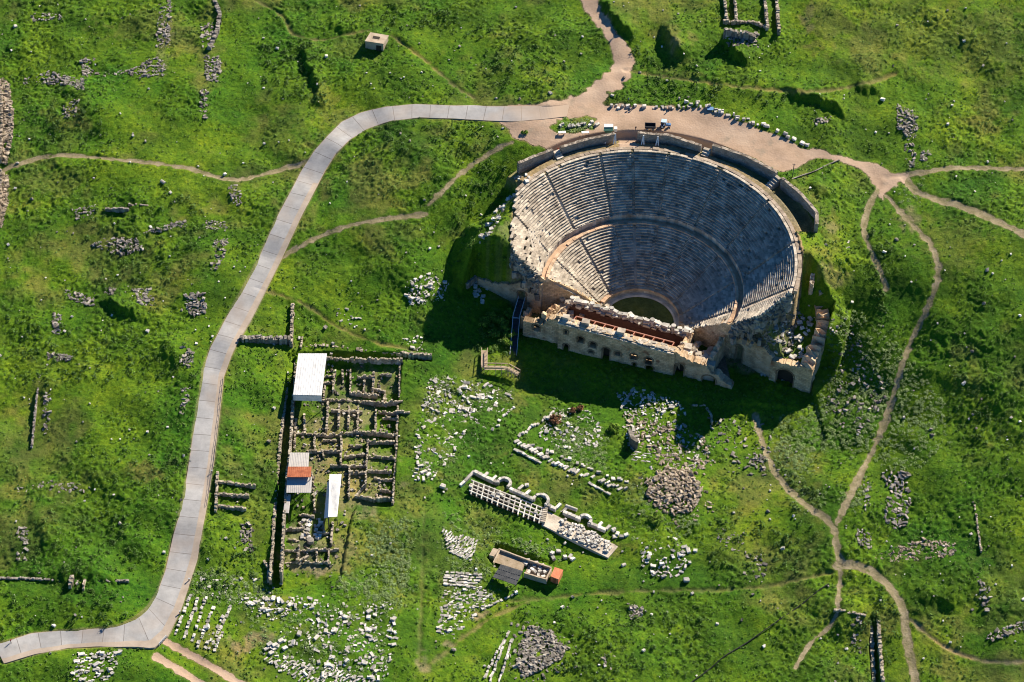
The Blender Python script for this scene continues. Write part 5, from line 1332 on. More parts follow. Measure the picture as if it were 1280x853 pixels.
HW = [((409, 449), (467, 453.5), (502, 455), 1.6), ((500, 456), (499, 496), 1.5), ((418, 467), (416, 491), 1.6), ((402, 473), (418, 471), 1.3), ((402, 482), (418, 479), 1.3), ((438, 466), (438, 493), 1.7), ((428, 467), (429, 478), 1.5),
      ((448, 474), (468, 474), 1.6), ((467, 468), (466, 493), 1.6), ((440, 494), (470, 498), 1.7), ((465, 488), (480, 492), 1.4), ((399, 502), (440, 502), (471.5, 508), (502, 503), 1.6), ((410, 507), (408, 542), 2.0), ((424, 510), (423, 536), 1.8),
      ((437, 512), (435, 537), 1.6), ((448, 512), (447, 538), 1.6), ((416, 516), (452, 518), 1.7), ((470, 515), (469, 545), 1.9), ((474, 517), (511, 518), 1.6), ((497, 513), (496, 560), 1.9), ((369, 543), (409, 547), (449, 543), (496, 547), 1.9),
      ((370, 527), (368, 562), 1.6), ((393, 546), (393, 562), 1.5), ((427, 549), (426, 584), 1.7), ((496, 548), (491, 633), 1.7), ((460, 555), (457, 610), 2.0), ((460, 556), (492, 555), 1.9), ((462, 573), (492, 575), 1.6), ((462, 591), (488, 592), 1.7),
      ((387, 567), (425, 567), 1.7), ((431, 573), (456, 570), 1.5), ((414, 585), (456, 585), 1.6), ((437, 586), (436, 624), 1.8), ((440, 593), (456, 593), 1.4), ((445, 622), (466, 627), (489, 627), 1.9), ((455, 610), (447, 620), 1.4), ((477, 615), (490, 618), 1.4),
      ((355, 645), (354, 704), (351, 728), 1.2), ((354, 664), (376, 663), 1.6), ((356, 690), (384, 690), (422, 689), 1.3), ((374, 685), (372, 704), 1.6), ((412, 690), (410, 706), 1.4), ((355, 704), (412, 706), .8), ((416, 655), (414, 682), 1.2), ((390, 592), (394, 640), .9), ((376, 645), (392, 648), 1.3),
      ((384, 697), (376, 703), 1.0), ((380, 520), (381, 542), 1.1), ((455, 480), (455, 492), 1.2), ((476, 470), (488, 471), 1.0), ((440, 520), (451, 527), 1.0), ((480, 525), (495, 526), 1.2), ((405, 552), (418, 553), 1.1), ((440, 560), (452, 560), 1.3), ((470, 600), (489, 602), 1.1), ((374, 655), (384, 672), .9), ((398, 668), (412, 668), 1.0), ((362, 676), (372, 677), 1.0), ((396, 690), (396, 704), 1.1), ((404, 655), (404, 668), 1.0), ((402, 565), (404, 572), 1.0), ((406, 485), (404, 500), 1.2), ((481, 496), (479, 505), 1.1)]
for k in range(260):
    x, y = random.choice(poly_px_points([(372, 500), (405, 455), (500, 458), (492, 628), (440, 625), (420, 720), (358, 720), (360, 640)], 1)); q = random.uniform(.2, .7)
    stone('rubble', G(x, y), random.uniform(0, 3), (q * 1.3, q, q * .8), .2, 'grey stone fallen from the walls inside the excavated houses', k % 2 == 0)
for wv in HW: ragged('wall', wv[:-1], wv[-1] * .74, random.uniform(.34, .56), 'ruin', hr, 1.0, .28)
ragged('wall', [(362, 440), (357, 500), (350, 560), (345, 606), (341, 684), (338, 730)], .5, .7, 'ruin', hr, 3.0)
ragged('wall', [(370, 446), (367, 500), (363.5, 560), (358, 604), (356, 645), (352, 730)], 2.0, .6, 'ruin', hr, 3.0)
for k in range(34):
    p = G(random.uniform(376, 402), random.uniform(650, 674)); q = random.uniform(.4, .95)
    stone('marble', p, random.uniform(0, 3), (q * 1.4, q, q * .8), .1, 'pale block dumped in the lower rooms of the excavated houses')

o = link('well_ring', cyl_mesh('well_ring', 1.0, 1.6, 16), 'rubble', hr); o.matrix_parent_inverse = Matrix.Translation(-Vector(hr.location)); p = G(388, 678); o.location = (p[0], p[1], p[2] + .4)
# other walls, each a thing of its own
OW = [([(302, 426), (335, 428), (362, 429)], 1.8, 1.4, 'rubble', 'thick ragged grey wall running from the road to the excavated houses'),
      ([(366, 381), (364, 434)], 1.4, .8, 'ruin', 'thin pale wall standing up the slope behind the white shelter'),
      ([(376, 431), (406, 432), (458, 438), (500, 443), (538, 447)], .5, .8, 'ruin', 'long low wall along the top side of the excavated houses'),
      ([(378, 424), (376, 434)], .8, .6, 'ruin', 'short stub of pale wall above the white shelter'),
      ([(0, 104), (2, 130), (3, 160), (1, 205)], 1.9, .8, 'brown_rubble', 'massive brown rubble wall at the left edge above the footpath'),
      ([(2, 218), (1, 250), (-1, 280)], 1.7, .7, 'brown_rubble', 'massive brown rubble wall at the left edge below the footpath'),
      ([(133, 264), (160, 264)], 1.3, .6, 'rubble', 'short pale block wall with dark hollow on the left slope'),
      ([(162, 257), (184, 258)], .4, .5, 'ruin', 'thin low wall line right of the hollow on the left slope'),
      ([(272, 592), (270, 640)], 1.2, .7, 'ruin', 'rubble wall beside the road left of the trench, running lengthwise'),
      ([(274, 604), (318, 610)], 1.0, .6, 'ruin', 'upper cross wall beside the road left of the excavated houses'),
      ([(274, 620), (310, 622)], 1.0, .6, 'ruin', 'middle cross wall beside the road left of the excavated houses'),
      ([(272, 634), (306, 638)], 1.0, .6, 'ruin', 'lower cross wall beside the road left of the excavated houses'),
      ([(330, 704), (336, 712), (335, 728)], .9, .6, 'ruin', 'stub of wall left of the trench bottom'),
      ([(1089, 772), (1092, 853)], .7, .9, 'ruin', 'long straight wall beside the dark trench at the lower right'),
      ([(1098, 774), (1103, 853)], .9, .9, 'ruin', 'right wall of the dark trench at the lower right'),
      ([(1044, 765), (1075, 769), (1080, 770)], .7, .6, 'ruin', 'low cross wall left of the lower right trench'),
      ([(1218, 630), (1226, 690)], .35, .5, 'ruin', 'thin low wall line in the right meadow'),
      ([(905, -4), (908, 28)], 1.4, .8, 'ruin', 'leftmost of the parallel walls cut by the top edge'),
      ([(918, -4), (920, 30)], 1.4, .8, 'ruin', 'second of the parallel walls cut by the top edge'),
      ([(955, -4), (959, 38)], 1.4, .9, 'ruin', 'third of the parallel walls cut by the top edge'),
      ([(970, -4), (973, 44)], 1.6, .9, 'ruin', 'rightmost of the parallel walls cut by the top edge'),
      ([(905, 30), (940, 30), (960, 36)], 1.2, .8, 'ruin', 'cross wall below the parallel walls at the top edge'),
      ([(905, 46), (942, 50)], 2.4, 1.2, 'rubble', 'dark thick wall face above the mound at the top'),
      ([(268, 0), (275, 20), (272, 40), (262, 62)], .8, 1.2, 'rubble', 'curved grey rubble wall at the top left'),
      ([(595, 345), (592, 352), (584, 356)], 1.6, 1.0, 'rubble', 'stub of grey masonry left of the left arch wall'),
      ([(865, 508), (880, 507), (888, 518), (890, 530)], .6, .5, 'ruin', 'low bent wall in the shadow before the stage building'),
      ([(40, 560), (46, 500), (50, 470)], .4, .5, 'rubble', 'thin grey line of wall footing on the left meadow'),
      ([(0, 724), (30, 724), (75, 726), (160, 728)], .25, .7, 'rubble', 'long low footing along the dark bank at the lower left'),
      ([(90, 725), (88, 735)], 1.6, .9, 'ruin', 'left upright pale stone stub below the dark bank'),
      ([(106, 728), (104, 738)], 1.2, .6, 'ruin', 'right upright pale stone stub below the dark bank')]
for px, h, t_, mat, lab in OW:
    o = ragged('stone_wall', px, h, t_, mat); setp(o, lab, 'wall')

# ------------------------------------------------------------------ shelters
def shelter(name, label, roofs, posts=True, cat='shelter'):
    """roofs: list of (quad of (px,py,z), material, part name)"""
    q0 = R(*roofs[0][0][0]); t = thing(name, label, cat, (q0[0], q0[1], Hz(q0[0], q0[1])))
    for quad, mat, nm in roofs:
        W_ = [R(*q) for q in quad]; b = MB()
        b.slab(W_, .12)
        # ribs of the sheet
        n = 12
        for k in range(1, n):
            a_ = W_[0] + (W_[1] - W_[0]) * k / n; c_ = W_[3] + (W_[2] - W_[3]) * k / n
            b.bar(a_ + np.array([0, 0, .03]), c_ + np.array([0, 0, .03]), .09, .05)
        b.build(nm, mat, t)
        if posts:
            for q in W_:
                pb = MB(); c = q + (np.mean(W_, axis=0) - q) * .06; gz = Hz(c[0], c[1])
                if c[2] - gz > .5: pb.bar((c[0], c[1], gz - .2), (c[0], c[1], c[2] - .1), .18); pb.build('post', 'steel', t)
    return t
gz = G(366, 500)[2] + 1.2
t = shelter('white_shelter', 'large white sheet roof shelter over the top left of the excavated houses', [([(373, 442, gz + 5.2), (408.7, 442, gz + 5.2), (402, 494.5, gz + 4.2), (366.5, 493.5, gz + 4.2)], 'white_metal', 'roof')])
b = MB(); E0, E1 = R(366.5, 494.3, gz + 4.0), R(402, 495.3, gz + 4.0)
b.hexa([E0 - np.array([0, 0, 2.2]), E1 - np.array([0, 0, 2.2]), E1 + np.array([0, .1, -2.2]), E0 + np.array([0, .1, -2.2])], [E0, E1, E1 + np.array([0, .1, 0]), E0 + np.array([0, .1, 0])]); b.build('end_panel', 'white_metal', t)
b = MB()
for k in range(7):
    p = R(366.5 + 6.5 * 0, 493.5, gz + 4.0); q = R(373, 442, gz + 5.0); e = R(402, 494.5, gz + 4.0); f = R(408.7, 442, gz + 5.0)
    s = k / 6; b.bar(p + (q - p) * s, e + (f - e) * s, .14)
b.build('rafters', 'steel', t)
g2 = G(372, 590)[2] + 1.0
shelter('house_shelter', 'grey roofed shelter with a rust red middle strip over the left of the excavated houses',
        [([(362.5, 566, g2 + 3.0), (386.5, 566, g2 + 3.0), (385.5, 584, g2 + 2.6), (360.5, 584, g2 + 2.6)], 'grey_metal', 'rear_roof'),
         ([(360, 583.5, g2 + 3.6), (389.5, 583.5, g2 + 3.6), (388.5, 596.5, g2 + 4.3), (359, 596.5, g2 + 4.3)], 'rust_roof', 'red_roof'),
         ([(359, 596, g2 + 3.2), (390, 596, g2 + 3.2), (389, 616, g2 + 2.4), (358, 616, g2 + 2.4)], 'grey_metal', 'front_roof')])
g3 = G(415, 620)[2] + .6
shelter('gable_shelter', 'narrow white gabled shelter standing lengthwise right of the rust striped roof',
        [([(412, 593, g3 + 3.6), (427, 593, g3 + 3.0), (421.5, 646, g3 + 2.6), (410.5, 646.5, g3 + 3.6)], 'white_metal', 'right_roof'),
         ([(412, 601, g3 + 3.55), (410.5, 646.5, g3 + 3.55), (405, 648, g3 + 2.2), (409, 603, g3 + 2.2)], 'white_metal', 'left_roof')])
g4 = G(360, 630)[2] + 1.0
shelter('small_shelter', 'very small pale sheet roof beside the trench below the rust striped roof', [([(357, 618, g4 + 1.8), (363.5, 618.5, g4 + 1.8), (361, 641.5, g4 + 1.5), (354, 641, g4 + 1.5)], 'grey_metal', 'roof')])

# ------------------------------------------------------------------ fountain ruin (nymphaeum) with grid paving
ny = thing('fountain_ruin', 'long white marble fountain ruin with gridded paving and three rounded niches', 'ruin', tuple(G(670, 645)))
def quadpt(q, s, t, z=0.0):
    x = (q[0][0] * (1 - s) + q[1][0] * s) * (1 - t) + (q[3][0] * (1 - s) + q[2][0] * s) * t
    y = (q[0][1] * (1 - s) + q[1][1] * s) * (1 - t) + (q[3][1] * (1 - s) + q[2][1] * s) * t
    p = G(x, y); p[2] += z; return p
QL = [(589, 602), (681, 637), (677, 657), (586, 619)]
QR = [(682, 638), (773, 683), (760, 699), (677, 658)]
zl = np.mean([quadpt(QL, s, .5)[2] for s in (0, .5, 1)])
fl = lambda q, s, t, z: np.array([*quadpt(q, s, t)[:2], np.interp(s, [0, 1], [quadpt(q, 0, .5)[2], quadpt(q, 1, .5)[2]]) + z])
b = MB(); b.hexa([fl(QL, 0, 0, -.6), fl(QL, 1, 0, -.6), fl(QL, 1, 1, -.6), fl(QL, 0, 1, -.6)], [fl(QL, 0, 0, .12), fl(QL, 1, 0, .12), fl(QL, 1, 1, .12), fl(QL, 0, 1, .12)]); b.build('channel_floor', 'dark_and_shade', ny)  # floor coloured near-black, shade between the beams painted in
b = MB()
for t in (.04, .32, .60, .86): b.bar(fl(QL, 0, t, .85), fl(QL, 1, t, .85), .3, .5)
for k in range(14):
    s = (k + .5) / 14; b.bar(fl(QL, s, .03, .83), fl(QL, s + random.uniform(-.006, .006), 1.1, .83), .34, .5)
for k in range(14): b.box(fl(QL, random.random(), random.choice((.06, .28, .52)), .9), (random.uniform(.7, 1.3), .7, random.uniform(.2, .5)), random.gauss(-.35, .2), (0, 0), .06)
b.build('grid_paving', 'marble', ny)
b = MB()
for k in range(8): b.bar(fl(QL, 1.01, k / 8, 1.0 - k * .02), fl(QL, 1.01, (k + .6) / 8, 1.0 - k * .02), 1.4, .8)
b.build('end_steps', 'seat', ny)
b = MB(); b.hexa([fl(QR, 0, 0, -.6), fl(QR, 1, 0, -.6), fl(QR, 1, 1, -.6), fl(QR, 0, 1, -.6)], [fl(QR, 0, 0, .4), fl(QR, 1, 0, .4), fl(QR, 1, 1, .4), fl(QR, 0, 1, .4)]); b.build('platform', 'seat', ny)
b = MB()
for k in range(190):
    s, t = random.uniform(.24, .97), random.uniform(.04, .96)
    if s > .8 and random.random() < .6: continue
    sz = random.uniform(.4, 1.05); b.box(fl(QR, s, t, .38), (sz, sz * .7, random.uniform(.2, .7)), random.uniform(0, 3), (random.gauss(0, .1), random.gauss(0, .1)), .1)
setp(b.build('paving_blocks', 'marble', ny), kind='stuff')
for pl_, nm in (([(592.5, 592), (622.5, 606.5)], 'back_wall'), ([(637, 613.5), (667, 627)], 'back_wall'), ([(684.5, 634.5), (694, 639)], 'back_wall'), ([(704, 642.5), (724.5, 651)], 'back_wall'), ([(737, 656.5), (757, 665.5)], 'back_wall')):
    W_ = [G(*p) for p in pl_]; b = MB(); d = W_[1] - W_[0]; n = max(3, int(np.linalg.norm(d) / 1.2)); yaw = math.atan2(d[1], d[0])
    for k in range(n): c = W_[0] + d * (k + .5) / n; b.box((c[0], c[1], c[2] - .5), (1.2, .95, 1.75 + random.gauss(0, .06)), yaw, (0, 0), .03)
    b.build(nm, 'marble', ny)
for (cx2, cy2, rpx) in ((630, 606.5, 7.6), (676, 628, 9.0), (731, 653, 7.2)):
    b = MB(); c = G(cx2, cy2); r_ = rpx / 4.3; ax0 = math.atan2(*(G(757, 665.5) - G(592.5, 592))[[1, 0]])
    for k in range(13):
        a = ax0 - .25 + (PI + .5) * k / 12; b.box((c[0] + r_ * math.cos(a), c[1] + r_ * math.sin(a), c[2] - .5), (.95, .8, 1.75 + random.gauss(0, .08)), a + PI / 2, (0, 0), .04)
    b.build('niche', 'marble', ny)
for (x, y, yw, l) in ((607, 595, .9, 2.0), (618, 599, .9, 1.8), (651, 611, .9, 2.0), (660, 617, .9, 1.8), (698, 634, .9, 2.0), (706, 639, 1.0, 1.8), (750, 657, .9, 2.0), (760, 661, .9, 1.8), (767, 663, .5, 1.2), (584, 600, 1.0, 2.2), (578, 606, .9, 2.0), (590, 594, 1.0, 2.2)):
    p = G(x, y); b = MB(); b.box((p[0], p[1], p[2] - .3), (l, .8, 1.1), yw, (0, 0), .05); b.build('buttress', 'marble', ny)
p = G(714, 636.5); o = link('column_shaft', cyl_mesh('column_shaft', .55, 3.6, 14, 'X'), 'marble'); o.location = (p[0], p[1], p[2] + .45); o.rotation_euler = (0, 0, -.4); setp(o, 'thick pale column shaft lying behind the rightmost niche of the fountain ruin', 'column')
for x, y in ((767, 664), (772, 668), (777, 672), (783, 670), (768, 672), (779, 707), (690, 693), (698, 690), (692, 699), (706, 698), (716, 700), (713, 696)): stone('marble', G(x, y), random.uniform(0, 3), (1.3, 1.0, .8), .15, 'pale marble block lying in the grass around the fountain ruin')

# ------------------------------------------------------------------ storage yard, orange hut, concrete hut
yd = thing('storage_yard', 'walled yard with sandy floor and dark sheet roof holding marble pieces', 'yard', tuple(G(655, 712)))
gy_ = G(650, 718)[2]
def RZ(px, py, h): return R(px, py, gy_ + h)
b = MB(); b.hexa([RZ(618, 703, -1), RZ(654, 716, -1), RZ(660, 704, -1), RZ(624, 689, -1)], [RZ(616, 702.5, .9), RZ(652, 713.5, .9), RZ(658, 701, .9), RZ(623, 688, .9)]); b.build('sand_floor', 'sand', yd)
b = MB(); b.hexa([RZ(655, 719, -1), RZ(683, 728, -1), RZ(690, 713, -1), RZ(662, 703, -1)], [RZ(655, 719, .2), RZ(683, 728, .2), RZ(690, 713, .2), RZ(662, 703, .2)]); b.build('yard_floor', 'sand', yd)
for pts, h in (([(623, 686.5), (659, 700), (689, 710)], 1.6), ([(655, 716.5), (683, 725)], 2.0), ([(683, 725), (690, 711)], 1.8)):
    W_ = [RZ(px, py, h) for px, py in pts]; solid_wall('yard_wall', W_, gy_ - .6, gy_ + h, .4, 'concrete', yd, .02, .8, None, 0, .02)
W_ = [RZ(623.5, 687.5, 1.5), RZ(616, 703, 1.5)]; solid_wall('yard_wall', W_, gy_ - .6, gy_ + 1.5, .4, 'concrete', yd, .02, .8, None, 0, .02)
b = MB(); q = [RZ(616.5, 685, 2.0), RZ(623.6, 687.2, 2.0), RZ(617.2, 695.5, 2.0), RZ(611.5, 694, 2.0)]; b.hexa([p - np.array([0, 0, 2.8]) for p in q], q); b.build('side_room', 'concrete', yd)
q = [RZ(626, 705.5, 3.8), RZ(653.5, 714, 3.8), RZ(645, 731.5, 3.0), RZ(616, 721.5, 3.0)]
b = MB(); b.slab(q, .12)
for k in range(1, 9): b.bar(q[0] + (q[1] - q[0]) * k / 9 + np.array([0, 0, .05]), q[3] + (q[2] - q[3]) * k / 9 + np.array([0, 0, .05]), .22, .12)
for k in (1, 2): b.bar(q[0] + (q[3] - q[0]) * k / 3 + np.array([0, 0, .05]), q[1] + (q[2] - q[1]) * k / 3 + np.array([0, 0, .05]), .12, .08)
b.build('dark_roof', 'dark_roof', yd)
for p in q: b = MB(); b.bar((p[0], p[1], gy_ - 1.2), p - np.array([0, 0, .1]), .16); b.build('post', 'steel', yd)
for x, y in ((660, 702), (657, 706), (670, 705), (668, 709), (665, 713), (678, 707.5), (675, 712), (661, 716), (669, 716), (675, 716), (673, 720), (681, 716), (679, 722), (685, 714)):
    p = RZ(x, y, .3); stone('marble', p, random.uniform(0, 3), (1.1, .8, .7), .1, 'pale marble piece kept inside the walled yard')
oh = thing('orange_hut', 'orange painted metal hut at the right end of the walled yard', 'hut', tuple(RZ(698, 722, 0)))
q = [RZ(693.5, 709.5, 2.4), RZ(703.7, 712.8, 2.4), RZ(698, 724, 2.4), RZ(688.5, 720.3, 2.4)]
b = MB(); b.hexa([np.array([p[0], p[1], gy_ - .8]) for p in q], [p - np.array([0, 0, .15]) for p in q]); b.build('wall', 'orange', oh)
c = np.mean(q, axis=0); b = MB(); b.slab([c + (p - c) * 1.06 for p in q], .14)
for k in range(1, 7): b.bar(q[0] + (q[1] - q[0]) * k / 7 + np.array([0, 0, .02]), q[3] + (q[2] - q[3]) * k / 7 + np.array([0, 0, .02]), .08, .06)
b.build('roof', 'orange', oh)
e = q[3] + (q[2] - q[3]) * .5; dd = (q[2] - q[3]) / np.linalg.norm(q[2] - q[3]); b = MB(); b.box((e[0] + .05 * dd[1], e[1] - .05, gy_ - .1), (.9, .12, 1.9), math.atan2(dd[1], dd[0])); b.build('door', 'rust_roof', oh)
# concrete hut on the upper slope
gh = G(470, 60)[2]
ch = thing('concrete_hut', 'small flat roofed concrete hut alone on the upper grassy slope', 'hut', tuple(R(470, 58, gh)))
q = [R(463, 40.5, gh + 2.8), R(486, 44.5, gh + 2.8), R(479.5, 55, gh + 2.8), R(456, 51.5, gh + 2.8)]
c = np.mean(q, axis=0); b = MB(); b.hexa([np.array([*(c + (p - c) * .97)[:2], gh - 1.0]) for p in q], [c + (p - c) * .95 - np.array([0, 0, .25]) for p in q]); b.build('wall', 'concrete', ch)
b = MB(); b.slab(q, .26); b.build('roof', 'concrete', ch)
b = MB(); b.box((c[0] - .2, c[1] + .2, c[2] + .004), (2.2, 1.2, .06), -.2); b.build('roof_hatch', 'dark_and_shade', ch)
f = q[3] + (q[2] - q[3]) * .72; dv = (q[2] - q[3]) / np.linalg.norm(q[2] - q[3]); b = MB(); b.box((f[0] + .1, f[1] - .02, gh - .6), (1.6, .16, 2.3), math.atan2(dv[1], dv[0])); b.build('doorway', 'dark_and_shade', ch)  # near-black slab on the wall, shade of the open door painted in

# ------------------------------------------------------------------ plaza furniture, vehicles
zp = 29.5
kk = thing('kiosk', 'small kiosk with green awning and white counter beside the theatre rim', 'kiosk', tuple(R(761, 160, zp)))
q = [R(755, 155, zp + 2.5), R(766.5, 155, zp + 2.5), R(766.5, 159, zp + 2.3), R(755, 159, zp + 2.3)]; b = MB(); b.slab(q, .12); b.build('roof', 'white_paint', kk)
q2 = [R(755, 158.6, zp + 2.28), R(766.5, 158.6, zp + 2.28), R(767, 163.8, zp + 1.6), R(754.5, 163.8, zp + 1.6)]; b = MB(); b.slab(q2, .08); b.build('awning', 'green_paint', kk)
b = MB(); c = np.mean(q, axis=0); b.box((c[0], c[1], zp - .1), (2.2, 1.2, 2.3), 0); b.build('cabin', 'green_paint', kk)
b = MB(); c = R(769.5, 163, zp); b.box((c[0], c[1], zp - .1), (.9, 1.2, 1.1), 0); setp(b.build('counter', 'white_paint', kk))
for x, y, lab in ((731.5, 167, 'white sheet covered stand on the rim wall left of the kiosk'), (702.5, 167, 'small pale bench at the left tip of the planted island')):
    c = R(x, y, zp); b = MB(); b.box((c[0], c[1], zp + .45), (2.3, .9, .12), .15)
    for sx in (-.95, .95): b.box((c[0] + sx, c[1] + sx * .15, zp - .1), (.12, .7, .58), .15)
    setp(b.build('bench', 'white_paint'), lab, 'bench')
def wheel(par, x, y, z, r, w_):
    t_ = link('wheel', cyl_mesh('wheel', r, w_, 16, 'Y'), 'rubber', par); t_.matrix_parent_inverse = Matrix(); t_.location = (x, y, z)
    h_ = link('rim', cyl_mesh('rim', r * .5, w_ + .04, 12, 'Y'), 'paleblue', t_); h_.matrix_parent_inverse = Matrix()
def lpart(par, nm, mat, boxes):
    b = MB()
    for c, s in boxes: b.box(c, s)
    o = b.build(nm, mat, par); o.matrix_parent_inverse = Matrix(); return o
p = R(831, 159, zp + .1)
tr = thing('tractor', 'blue farm tractor with pale cab roof parked by the theatre rim', 'tractor', tuple(p)); tr.rotation_euler = (0, 0, -.12)
lpart(tr, 'hood', 'blue', [((1.0, 0, .75), (1.5, .75, .75)), ((1.75, 0, .8), (.1, .6, .55))])
lpart(tr, 'cab', 'steel', [((-.45, 0, .7), (1.3, 1.3, .55)), ((.15, .6, 1.2), (.1, .1, 1.2)), ((.15, -.6, 1.2), (.1, .1, 1.2)), ((-1.0, .6, 1.2), (.1, .1, 1.2)), ((-1.0, -.6, 1.2), (.1, .1, 1.2)), ((-.6, 0, 1.2), (.5, .5, .5))])
lpart(tr, 'cab_roof', 'paleblue', [((-.4, 0, 2.4), (1.6, 1.5, .16))])
lpart(tr, 'fender', 'blue', [((-.7, .85, 1.35), (1.1, .4, .1)), ((-.7, -.85, 1.35), (1.1, .4, .1))])
for sy in (-1, 1): wheel(tr, -.7, sy * .85, .75, .75, .4); wheel(tr, 1.25, sy * .7, .45, .45, .28)
lpart(tr, 'exhaust', 'steel', [((1.0, .25, 1.5), (.09, .09, .9))])
p = R(812.5, 161, zp + .1)
tl = thing('trailer', 'dark open farm trailer hitched behind the blue tractor', 'trailer', tuple(p)); tl.rotation_euler = (0, 0, 0)
lpart(tl, 'bed', 'dark_and_shade', [((0, 0, .75), (3.3, 1.9, .14))])
lpart(tl, 'side_panel', 'steel', [((0, .92, .88), (3.3, .08, .75)), ((0, -.92, .88), (3.3, .08, .75)), ((-1.62, 0, .88), (.08, 1.8, .75)), ((1.62, 0, .88), (.08, 1.8, .75))])
lpart(tl, 'drawbar', 'steel', [((2.2, 0, .6), (1.4, .15, .12))])
for sx in (-.9, .9):
    for sy in (-1, 1): wheel(tl, sx, sy * .8, .38, .38, .25)
p = R(887.5, 141, zp + .1)
ba = thing('blue_stall', 'small blue covered stall among the pale blocks on the plaza edge', 'stall', tuple(p))
lpart(ba, 'cover', 'blue', [((0, 0, 1.6), (1.9, 1.5, .14))]); lpart(ba, 'counter', 'paleblue', [((0, -.5, -.1), (1.7, .5, 1.0))]); lpart(ba, 'post', 'steel', [((sx * .85, sy * .65, -.1), (.08, .08, 1.75)) for sx in (-1, 1) for sy in (-1, 1)])
# pole by the right rim
p = R(990.5, 222, 29); po = thing('pole', 'thin dark wooden pole beside the easternmost rim wall', 'pole', (p[0], p[1], Hz(p[0], p[1])))
o = link('shaft', cyl_mesh('shaft', .13, 6.0, 8), 'steel', po); o.matrix_parent_inverse = Matrix(); o.location = (0, 0, 2.7)
lpart(po, 'crossarm', 'steel', [((0, 0, 5.3), (1.0, .1, .12))])
# pipes / cables on the grass
def pipe(name, label, px, r_, mat, lift, cat):
    P = [G(*q) for q in px]; pts = []
    for a, b_ in zip(P, P[1:]):
        n = max(2, int(np.linalg.norm(b_ - a) / 1.5)); pts += [a + (b_ - a) * k / n for k in range(n)]
    pts.append(P[-1]); b = MB(); pts = [np.array([q[0], q[1], Hz(q[0], q[1]) + lift]) for q in pts]
    for a, c in zip(pts, pts[1:]): b.bar(a, c, r_)
    setp(b.build(name, mat), label, cat)
pipe('water_pipe', 'straight thin pipe across the grass right of the easternmost rim wall', [(1049, 201), (1025, 212), (990, 225)], .3, 'rubble', .35, 'pipe')
pipe('cable', 'straight black cable lying over the grass at the lower middle', [(856, 860), (900, 826), (960, 786), (1004, 755), (1036, 731)], .22, 'rubber', .4, 'cable')

# road fence posts (short, on the right shoulder)
for x, y, lab in ((236.5, 727, 'upper dark bollard on the road shoulder above the junction'), (225, 768, 'lower dark bollard on the road shoulder at the junction'), (265, 592, 'lone grey bollard on the road shoulder by the cross walls')):
    p = G(x, y); t = thing('bollard', lab, 'bollard', tuple(p), 'bollards on the road shoulder')
    o = link('post', cyl_mesh('post', .16, 1.3, 10), 'steel', t); o.matrix_parent_inverse = Matrix(); o.location = (0, 0, .6)
    o = link('cap', cyl_mesh('cap', .2, .14, 10), 'rail', t); o.matrix_parent_inverse = Matrix(); o.location = (0, 0, 1.3)
p0, p1 = G(199, 808), G(208, 798); fr = thing('gate', 'pale metal barrier gate where the side path leaves the road', 'gate', tuple(p0))
b = MB()
for k in range(5): c = p0 + (p1 - p0) * k / 4; b.bar(c, c + np.array([0, 0, 1.3]), .12)
b.build('posts', 'rail', fr)
b = MB()
for h in (.7, 1.3): b.bar(p0 + np.array([0, 0, h]), p1 + np.array([0, 0, h]), .12)
b.build('rails', 'rail', fr)
# fence along the road's right edge
pts = [(258, 634), (267, 580), (273, 528), (279, 475)]
fe = thing('road_fence', 'thin low metal railing along the right edge of the paved road', 'fence', tuple(G(*pts[0])))
b = MB(); b2 = MB(); P = [G(*q) for q in poly_resample(pts, 22)]
for q in P: b.bar(q, q + np.array([0, 0, 1.15]), .07)
for h in (.6, 1.1):
    for a, c in zip(P, P[1:]): b2.bar(a + np.array([0, 0, h]), c + np.array([0, 0, h]), .06)
b.build('posts', 'steel', fe); b2.build('rails', 'steel', fe)

